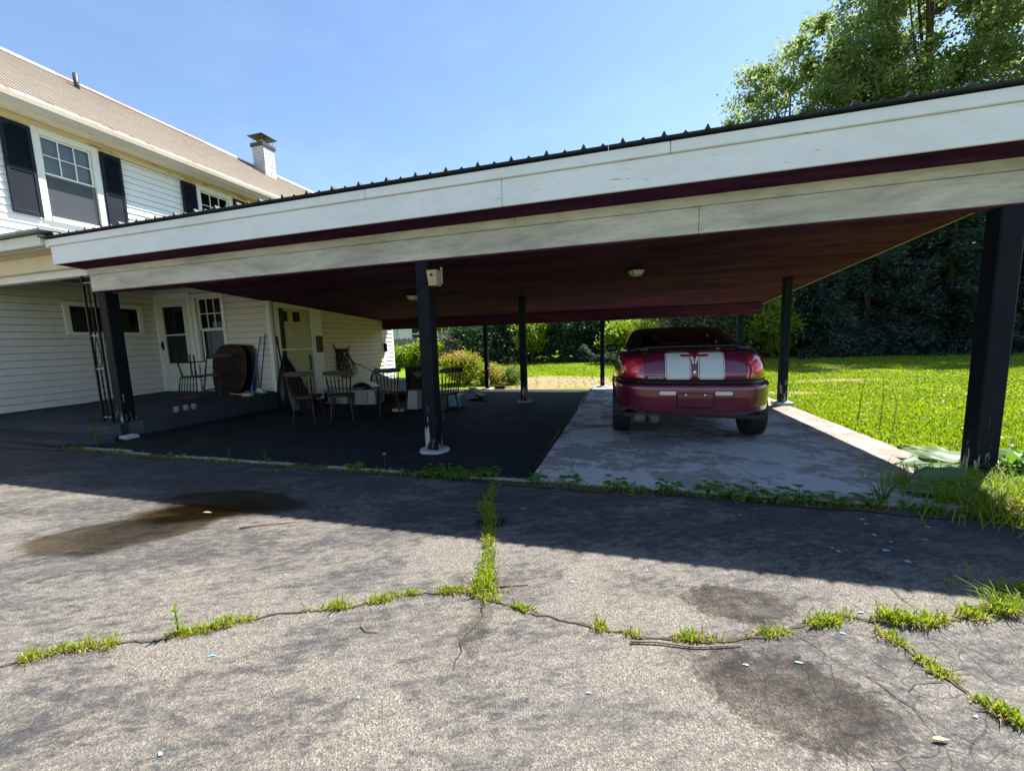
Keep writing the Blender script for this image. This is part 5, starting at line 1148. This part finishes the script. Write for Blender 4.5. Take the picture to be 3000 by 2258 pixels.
tree('broadleaf_tree', 'very tall tree with forked dark limbs in the upper right corner', 'tree', 15.2, 27.2, 23.5, 4.3, 3.4, 8, 'g_maple', 46000, .18, .72, 210, .24, TALL, 20, .55)
tree('broadleaf_tree', 'tall tree at the right border of the photo above the carport roof', 'tree', 19.6, 26.5, 23.0, 3.6, 3.4, 7, 'g_maple', 44000, .18, .75, 200, .24, TALL, 14, .55)
tree('broadleaf_tree', 'leafy tree filling the gap behind the yellow-green tree above the roof', 'tree', 13.6, 30, 16.5, 4.6, 2.6, 6., 'g_maple', 30000, .19, .8, 150, .2, TALL, 8, .55)
# the wood further back reads as one mass
n = 42000; x = rng.uniform(-26, 46, n); y = 31+5*rng.random(n)+.25*np.abs(x-6); hmax = 4.2+1.1*np.sin(x*.7)+.8*np.sin(x*1.9+1)+.12*np.clip(x, 0, 40); z = hmax*rng.random(n)**.8; z[x < -11] *= .45
v, f = cards(np.stack([x, y, zl(x, y)+z], 1), .62, .7, .4); npmesh('far_wood', v, f, 'g_deep', kind='stuff')
# dark undergrowth along the trees
n = 26000; x = rng.uniform(-10, 24, n); y = 21.2+.9*rng.random(n)+.35*np.sin(x*1.1)+np.where(x < 8, 1.2, 0); h = (.55+.3*np.sin(x*2.3)+.2*np.sin(x*5.1))*rng.random(n)**.8; c = np.stack([x, y, zl(x, y)+np.maximum(h, .03)], 1); v, f = cards(c, .15, .6, .5); npmesh('undergrowth', v, f, 'g_dark', kind='stuff')
# spirea by the carport floor
z0 = float(zl(-4.95, 11.9)); t = thing('spirea_shrub', 'rounded yellow-green shrub with pink tips beyond the carport floor', 'shrub', (-4.95, 11.95, z0), 0, None, True)
q = B()
for k in range(16): a = rng.random()*6.28; q.tube([(0, 0, 0), (.35*math.cos(a), .25*math.sin(a), .45), (.75*math.cos(a), .5*math.sin(a), .85)], [.012, .009, .004], 5)
q.build('stems', 'bark', t)
cl = np.concatenate([blobs(44, .75, .6, .46, .5)+np.array([-.12, 0, .55]), blobs(20, .42, .4, .28, .4)+np.array([.75, .0, .28])]); n = 15000; idx = rng.choice(64, n); cent = cl[idx]+rng.normal(size=(n, 3))*.11; cent = cent[cent[:, 2] > .02]; v, f = cards(cent, .060, .6, .8); npmesh('crown', v, f, 'g_spirea', t)
tops = cl[(cl[:, 2] > .62) | (cl[:, 0] > .6)]; n = 1800; cent = tops[rng.choice(len(tops), n)]+rng.normal(size=(n, 3))*np.array([.09, .09, .05])+np.array([0, 0, .12]); v, f = cards(cent, .05, .6, .8); npmesh('flower_heads', v, f, 'g_pink', t)
z0 = float(zl(-3.45, 12.2)); t = thing('low_shrub', 'low pale green plant with pink tips right of the far left post', 'shrub', (-3.45, 12.2, z0), 0, None, True)
cl = blobs(22, .42, .35, .26, .3)+np.array([0, 0, .28]); n = 3500; cent = cl[rng.choice(22, n)]+rng.normal(size=(n, 3))*.08; cent = cent[cent[:, 2] > .01]; v, f = cards(cent, .06, .5, .8); npmesh('crown', v, f, 'g_weed', t); n = 260; cent = cl[rng.choice(22, n)]+rng.normal(size=(n, 3))*.07+np.array([0, 0, .1]); v, f = cards(cent, .05, .6, .8); npmesh('flower_heads', v, f, 'g_pink', t, kind='stuff')
for k, (x, y, H, lb) in enumerate(((-12.2, 20.2, 1.25, 'bright green bushy plant before the grey fence, beside the house corner'), (-10.9, 20.6, 1.7, 'taller bright green bushy plant before the fence, next to the post'), (-13.4, 20.6, 1.35, 'bright green bushy plant before the fence, half behind the house corner'))):
    z0 = float(zl(x, y)); t = thing('leafy_plant', lb, 'plant', (x, y, z0), 0, 'bushy plants before the grey fence', True)
    q = B()
    for j in range(9): a = rng.random()*6.28; q.tube([(0, 0, 0), (.3*math.cos(a), .3*math.sin(a), H*.5), (.5*math.cos(a), .5*math.sin(a), H*.85)], [.015, .01, .004], 5)
    q.build('stems', 'g_weed', t)
    cl = blobs(34, .78, .6, H*.45, .4)+np.array([0, 0, H*.48]); n = 5200; cent = cl[rng.choice(34, n)]+rng.normal(size=(n, 3))*.16; cent = cent[cent[:, 2] > .02]; v, f = cards(cent, .13, .7, 1.); npmesh('foliage', v, f, 'g_lime', t)

# ------------------------------------------------------------------ fence and neighbour house
t = thing('picket_fence', 'weathered grey stockade fence behind the bushy plants', 'fence', (-14, 22.5, -.2)); x = -19.0; k = 0
while x < -11.6:
    h = 1.52+.03*math.sin(k*2.1)+random.uniform(-.03, .03); q = B(); q.prism([(x, -.25), (x+.095, -.25), (x+.095, h-.06), (x+.0475, h), (x, h-.06)], 'y', 22.5+random.uniform(-.006, .006), 22.52); q.build('picket', 'fence', t); x += .105; k += 1
for z in (.2, 1.2): B().box(-19, -11.55, 22.53, 22.57, z, z+.08).build('rail', 'fence', t)
nh = thing('neighbour_house', 'pale blue house with white trim and green awning beyond the fence', 'house', (-17, 31, -.3))
B().box(-26, -15.6, 31, 38, -.4, 3.4).build('wall', 'nb_siding', nh)
z = .8
while z < 3.3: B().box(-26, -15.6, 30.975, 31, z, z+.13).build('siding_board', 'nb_siding', nh); z += .15
B().box(-19.6, -19.45, 30.95, 31, 0, 3.3).build('corner_board', 'nb_white', nh)
B().box(-19.2, -17.95, 30.94, 31, .9, 2.6).build('panel', 'nb_white', nh)
q = B()
for a in (-17.9, -16.75): q.box(a, a+.06, 30.92, 31, 1.4, 2.6); q.box(a+1.05, a+1.12, 30.92, 31, 1.4, 2.6); q.box(a, a+1.1, 30.92, 31, 2.54, 2.62); q.box(a, a+1.1, 30.92, 31, 1.9, 1.98); q.box(a, a+1.1, 30.92, 31, 1.36, 1.44)
Wn = q.build('window', 'nb_white', nh); q = B(); q.box(-17.86, -16.84, 30.93, 30.99, 1.42, 2.55); q.build('pane', 'dark', Wn); q = B(); q.box(-16.70, -15.7, 30.93, 30.99, 1.42, 2.55); q.build('pane', 'dark', Wn)
q = B(); vs = []
for k in range(33):
    x = -19.0+3.4*k/32; vs += [(x, 30.98, 2.95), (x, 30.35, 2.72), (x, 30.34, 2.62-.05*abs(math.sin(k*.8)))]
q.add(vs, [(3*k, 3*k+1, 3*k+4, 3*k+3) for k in range(32)]+[(3*k+1, 3*k+2, 3*k+5, 3*k+4) for k in range(32)]); q.build('awning', 'awning', nh)
q = B(); q.prism([(30.5, 3.3), (38.5, 3.3), (34.5, 5.2)], 'x', -26.4, -15.2); q.build('roof', 'nb_roof', nh); B().box(-26.4, -15.2, 30.42, 30.52, 3.2, 3.36).build('fascia', 'nb_white', nh)
B().box(-15.6, -11.5, 33, 38, -.4, 2.75).build('wall', 'nb_siding', nh); q = B(); q.prism([(32.6, 2.75), (38.4, 2.75), (35.5, 3.9)], 'x', -15.6, -11.2); q.build('roof', 'nb_roof', nh); B().box(-15.6, -11.1, 32.5, 32.62, 2.68, 2.82).build('fascia', 'nb_white', nh)

# ------------------------------------------------------------------ weeds, cracks, driveway litter
def along(pts, n, spread):
    P = np.array(pts); seg = np.linalg.norm(np.diff(P, axis=0), axis=1); cs = np.concatenate([[0], np.cumsum(seg)]); s = rng.random(n)*cs[-1]
    return np.interp(s, cs, P[:, 0])+rng.normal(size=n)*spread, np.interp(s, cs, P[:, 1])+rng.normal(size=n)*spread, s/cs[-1]
gv = []; gf = []; k = 0; dvv = []; df = []; kd = 0
def tuft(x, y, n, r, h, wd, dry=.25, lean=.9):
    global k, kd
    q_ = float(np.clip(rng.lognormal(-.35, .6), .2, 2.2)); n = max(4, int(n*q_)); h *= .7+.35*q_; dry *= rng.uniform(.8, 4.)
    px = x+rng.normal(size=n)*r; py = y+rng.normal(size=n)*r*.6; v, f = blades(px, py, np.zeros(n), h, wd, lean)
    gv.append(v); gf.append(f+k); k += len(v)
    m2 = max(3, int(n*dry)); px = x+rng.normal(size=m2)*r*1.1; py = y+rng.normal(size=m2)*r*.6; v, f = blades(px, py, np.zeros(m2), h*.55, wd*.8, 1.5); dvv.append(v); df.append(f+kd); kd += len(v)
for (a, c, n_) in ((.0, .09, 7), (.10, .19, 9), (.28, .36, 11), (.38, .46, 9), (.56, .70, 10), (.70, .82, 10), (.84, 1.0, 13)):
    P = np.array(CR1[1:]); seg = np.linalg.norm(np.diff(P, axis=0), axis=1); cs = np.concatenate([[0], np.cumsum(seg)])
    for j in range(n_):
        s = (a+(c-a)*rng.random())*cs[-1]; tuft(np.interp(s, cs, P[:, 0]), np.interp(s, cs, P[:, 1]), rng.integers(14, 34), .018, rng.uniform(.025, .055), .0045, .5)
for (a, c, n_, hh) in ((.02, .12, 5, .025), (.17, .24, 5, .04), (.28, .33, 5, .045), (.36, .43, 6, .035), (.46, .53, 8, .045), (.56, .65, 16, .07), (.68, .83, 26, .07), (.84, 1.0, 30, .085)):
    P = np.array(CR2); seg = np.linalg.norm(np.diff(P, axis=0), axis=1); cs = np.concatenate([[0], np.cumsum(seg)])
    for j in range(n_):
        s = (a+(c-a)*rng.random())*cs[-1]; tuft(np.interp(s, cs, P[:, 0]), np.interp(s, cs, P[:, 1]), rng.integers(16, 40), .018, hh*rng.uniform(.6, 1.2), .005, .4)
for j in range(20): tuft(1.74+rng.normal()*.09, 2.20+rng.normal()*.05, 22, .03, rng.uniform(.05, .10), .005, .5)
P = np.array(CR3)
for j in range(26): u = rng.random(); tuft(np.interp(u*4, range(5), P[:, 0]), np.interp(u*4, range(5), P[:, 1]), 22, .016, rng.uniform(.02, .05), .0045, .5)
P = np.array(CR4)
for j in range(70): u = rng.random(); tuft(np.interp(u*4, range(5), P[:, 0]), np.interp(u*4, range(5), P[:, 1]), 20, .022 if u > .08 else .04, rng.uniform(.03, .065), .006, .35)
grassmesh('crack_grass', np.concatenate(gv), np.concatenate(gf), 'g_grass'); grassmesh('dry_crack_grass', np.concatenate(dvv), np.concatenate(df), 'g_dry')
# seam weeds between driveway and carport floor: one mass of small leaves and blades
seamy = lambda x: 3.085+.05*np.clip(-x-5.6, 0, 1)+.012*np.sin(x*5)
n = 4200; x = rng.uniform(-6.9, 2.2, n); dens = (.35+.65*(np.sin(x*7.3)+np.sin(x*17.1+1) > .1))*(.10+.55*((x > -2.9) & (x < -.3))*(.6+.4*np.sin(x*3))+.50*(x > -.3)+.25*(x > 1.2)); ok = rng.random(n) < dens; x = x[ok]; y = seamy(x)+rng.normal(size=len(x))*.028; c = np.stack([x, y, .010+rng.random(len(x))**2.2*.05], 1); v, f = cards(c, .032, .72, 1.3); npmesh('seam_weeds', v, f, 'g_weed', kind='stuff')
n = 1700; x = rng.uniform(-6.9, 2.3, n); y = seamy(x)+rng.normal(size=n)*.025; v, f = blades(x, y, np.zeros(n), .055, .004, .8); grassmesh('seam_grass', v, f, 'g_grass')
n = 2600; x = 2.42+rng.normal(size=n)*.22; y = 3.35+rng.normal(size=n)*.20; v, f = blades(x, y, np.zeros(n), .20, .006, .9); grassmesh('post_grass', v, f, 'g_grass')
n = 900; x = 2.62+rng.normal(size=n)*.20; y = 3.08+rng.normal(size=n)*.08; v, f = blades(x, y, np.zeros(n), .16, .006, 1.1); grassmesh('dry_post_grass', v, f, 'g_dry')
n = 1900; x = rng.uniform(2.82, 4.2, n); y = rng.uniform(3.1, 4.2, n)+.0*x; c = np.stack([x, y, .03+rng.random(n)*.16], 1); v, f = cards(c, .085, .6, 1.2); npmesh('post_weeds', v, f, 'g_weed', kind='stuff')
# individual plants
def rosette(name, label, cat, x, y, z, n_, L, W_, rise, mat, stem=0., droop=.5, group=None, turn=None):
    t = thing(name, label, cat, (x, y, z), rng.random()*6.28 if turn is None else turn, group, True)
    for j in range(n_):
        a = 2*math.pi*j/n_+random.uniform(-.3, .3); l = L*random.uniform(.7, 1.15); e = rise*random.uniform(.6, 1.25); d = (math.cos(a), math.sin(a), e)
        b0 = Vector((0, 0, .005)); st = Vector(d).normalized()*stem*random.uniform(.6, 1.2); q = B()
        if stem > 0: q.tube([b0, b0+st*.6+Vector((0, 0, .02)), b0+st], [.004, .003, .002], 4)
        q.leaf(b0+st, d if stem == 0 else (d[0], d[1], .25), l, W_*l/L, droop, n=5); q.build('leaf', mat, t, True)
    return t
rosette('dock_plant', 'broad dark-leaved weed at the joint where concrete meets asphalt', 'weed', -.42, 3.17, 0, 12, .15, .055, .75, 'g_weed', 0, .35)
rosette('dock_plant', 'leafy weed in the seam just left of the middle front post', 'weed', -2.50, 3.14, 0, 13, .13, .055, .8, 'g_weed', 0, .35)
HV = 'heart-leaved vines in the seam'
for k, x in enumerate((-1.68, -1.54, -1.40, -1.26, -1.12)):
    rosette('vine_plant', ('heart-leaved vine nearest the middle front post in the seam', 'second heart-leaved vine to the right of the middle front post', 'middle one of the five heart-leaved vines right of the post', 'fourth heart-leaved vine to the right of the middle front post', 'heart-leaved vine beside the grass-filled cross crack')[k], 'weed', x, 3.12+.02*math.sin(k*2), 0, 12, .072, .072, 1.3, 'g_weed', .085, .35, HV)
rosette('vine_plant', 'heart-leaved vine at the joint corner of the concrete slab', 'weed', -.70, 3.13, 0, 10, .058, .058, 1.2, 'g_weed', .08, .35, 'vines by the slab')
SV = 'small broad-leaved weeds along the slab front'
for k, x in enumerate((-.05, .34, .62, .76, .92, 1.06, 1.22, 1.42, 1.62)):
    rosette('seam_weed', '%s small broad-leaved weed from the left along the concrete slab front' % ('first', 'second', 'third', 'fourth', 'fifth', 'sixth', 'seventh', 'eighth', 'ninth')[k], 'weed', x, 3.12-.03*(k % 2), 0, 8, .070, .064, 1.6, 'g_weed', .085, .3, SV)
for k, (x, lb) in enumerate(((-4.1, 'thin upright weed in the seam before the first spindle chair'), (-3.6, 'thin upright weed in the seam before the second spindle chair'))):
    t = thing('thin_weed', lb, 'weed', (x, 3.10, 0), 0, None, True); B().tube([(0, 0, 0), (.01, 0, .10), (.0, .0, .17)], [.004, .003, .001], 5).build('stem', 'g_weed', t)
    for j in range(10): a = j*2.4; z = .02+.014*j; q = B(); q.leaf((0, 0, z), (math.cos(a), math.sin(a), .5), .055*(1-.03*j), .018, .3); q.build('leaf', 'g_weed', t)
t = thing('pokeweed', 'upright green weed growing from the porch step corner', 'weed', (-6.55, 3.27, .0), 0, None, True); B().tube([(0, 0, -.02), (.0, 0, .2), (.03, 0, .32)], [.008, .006, .003], 6).build('stem', 'g_weed', t)
for j in range(9): a = j*2.4; z = .05+.032*j; q = B(); q.leaf((.02*j/9, 0, z), (math.cos(a), math.sin(a), .7), .17-.008*j, .055, .35); q.build('leaf', 'g_weed', t)
t = thing('seedling', 'bright green seedling standing in the driveway crack', 'weed', (-1.845, 1.085, 0), 0, None, True); B().tube([(0, 0, 0), (.004, 0, .06), (.0, 0, .125)], [.003, .0025, .002], 5).build('stem', 'g_weed', t)
for j in range(16): a = j*2.4; z = .015+.0075*j; q = B(); q.leaf((0, 0, z), (math.cos(a), math.sin(a), .6+.05*j), .035, .011, .25); q.build('leaf', 'g_lime', t)
t = thing('dandelion', 'single yellow flower on a thin stalk left of the middle post', 'flower', (-2.20, 3.14, 0), 0, None, True); B().tube([(0, 0, 0), (.01, 0, .1), (.005, 0, .17)], .002, 5).build('stem', 'g_weed', t); v, f = cards(rng.normal(size=(26, 3))*np.array([.008, .008, .003])+np.array([.005, 0, .172]), .016, .5, 2); npmesh('bloom', v, f, 'g_yellow', t)
# burdock: great lobed leaves at the foot of the right post
t = thing('burdock', 'huge pale green burdock leaves sprawling at the foot of the right post', 'plant', (2.40, 3.62, 0), 0, None, True)
def bigleaf(x, y, z, ang_, L, W_, tilt, mat='g_burdock'):
    d = Vector((math.cos(ang_), math.sin(ang_), tilt)).normalized(); s = Vector((-math.sin(ang_), math.cos(ang_), .22*math.cos(ang_))).normalized(); nn = d.cross(s).normalized(); q = B(); vs = []; nL, nW = 12, 8
    for i in range(nL+1):
        u = i/nL; wd = W_*.5*(math.sin(math.pi*min(1, (u*.93+.10)**.72)))**.8*(1+.07*math.sin(u*23))
        for j in range(-nW, nW+1):
            e = j/nW; p = Vector((x, y, z))+d*(L*(u-.08*abs(e)*(1-u)*2))+s*(wd*e)+nn*(-.02+.06*wd*abs(e)**1.5+.008*math.sin(u*13+e*5)+.012*math.sin(e*9+u*4)*abs(e)-.12*L*u*u)
            vs.append(p)
    m = 2*nW+1; q.add(vs, [(i*m+j, i*m+j+1, (i+1)*m+j+1, (i+1)*m+j) for i in range(nL) for j in range(m-1)]); o = q.build('leaf', mat, t, True)
    B().tube([Vector((x, y, z))+nn*.0, Vector((x, y, z))+d*L*.5+nn*-.028, Vector((x, y, z))+d*L*.93+nn*-.09*L], [.006, .004, .001], 5).build('midrib', 'g_lime', o); return o
for (x, y, z, a, L, W_, ti) in ((.34, .36, .11, R(166), .50, .50, -.10), (-.02, -.20, .15, R(196), .46, .42, -.02), (.30, .52, .12, R(125), .36, .32, .1), (.08, -.28, .10, R(245), .36, .30, .0), (.52, .02, .10, R(325), .44, .36, .05), (.56, .24, .12, R(15), .40, .34, .15), (.42, -.26, .07, R(290), .32, .26, .0), (.75, -.10, .10, R(350), .38, .32, .05)):
    bigleaf(x, y, z, a, L, W_, ti)
# tall grass stalks in the lawn and in front of the slab
t = thing('seed_stalks', 'three tall thin seed stalks in the lawn beside the slab', 'grass stalks', (3.02, 5.75, -.02), 0, None, True)
for k_, (dx, dy, h) in enumerate(((-.16, .1, .62), (.02, .0, .66), (.10, -.1, .55))): B().tube([(dx, dy, 0), (dx+.02, dy, h*.6), (dx+.05-.05*k_, dy, h)], [.005, .004, .002], 5).build('stalk', 'g_dry' if k_ == 2 else 'g_weed', t)
t = thing('slender_grass', 'slender tuft of grass with seed heads at the slab front near the burdock', 'grass', (1.72, 3.16, 0), 0, None, True)
for k_ in range(16):
    a = rng.random()*6.28; l = rng.uniform(.05, .2); h = rng.uniform(.14, .30); B().tube([(0, 0, 0), (math.cos(a)*l*.4, math.sin(a)*l*.4, h*.65), (math.cos(a)*l, math.sin(a)*l, h)], [.003, .0022, .001], 4).build('blade', 'g_weed', t)
# crumbs of leaf, seed and grit on the driveway
n = 420; x = rng.uniform(-3.5, 2.2, n); y = rng.uniform(.5, 3.0, n); pc = rng.integers(0, len(CR2), 320); x[:320] = np.array(CR2)[pc, 0]+rng.normal(size=320)*.22; y[:320] = np.array(CR2)[pc, 1]+rng.normal(size=320)*.07
c = np.stack([x, y, np.full(n, .0045)], 1); d_ = rng.normal(size=(n, 3)); d_[:, 2] *= .05; v, f = cards(c, .0065, .5, 6., d_*3); npmesh('driveway_litter', v, f, 'twig', kind='stuff')
# sticks and fallen leaf
def stick(label, pts, r):
    t = thing('stick', label, 'stick', (*pts[0][:2], 0)); B().tube(pts, [r*(1-.4*i/len(pts)) for i in range(len(pts))], 6).build('twig', 'twig', t, True)
stick('brown stick lying on sunlit asphalt right of the puddle', [(-2.50, 1.905, .007), (-2.42, 1.96, .009), (-2.31, 2.01, .008), (-2.19, 2.075, .007)], .0055)
stick('long peeled stick lying along the crack before the oil stain', [(.03, 1.488, .008), (.13, 1.51, .010), (.27, 1.52, .008), (.36, 1.545, .010), (.45, 1.575, .008)], .0042)
stick('thin curved twig on the asphalt below the crack left of centre', [(-1.10, 1.36, .004), (-1.09, 1.31, .006), (-1.05, 1.29, .006), (-1.0, 1.30, .004)], .003)
stick('short straight twig beside the grassy crack junction', [(-.60, 1.70, .005), (-.53, 1.73, .008), (-.45, 1.76, .005)], .004)
for k_, (x, y, lb, mm, L) in enumerate(((.06, 2.985, 'single yellow-green leaf lying on shaded asphalt before the slab', 'g_lime', .06), (-2.98, 2.04, 'pale curled leaf lying in the puddle', 'straw', .07), (.905, 1.31, 'small tan leaf on the asphalt below the oil stain', 'straw', .05), (.86, 1.0, 'thin straw scrap near the lower right of the driveway', 'straw', .05))):
    t = thing('fallen_leaf', lb, 'leaf', (x, y, .012), 0, None, True); q = B(); q.leaf((-L/2, 0, .0), (1, .2, .05), L, L*.6 if k_ < 1 else L*.25, .1); q.build('blade', mm, t)
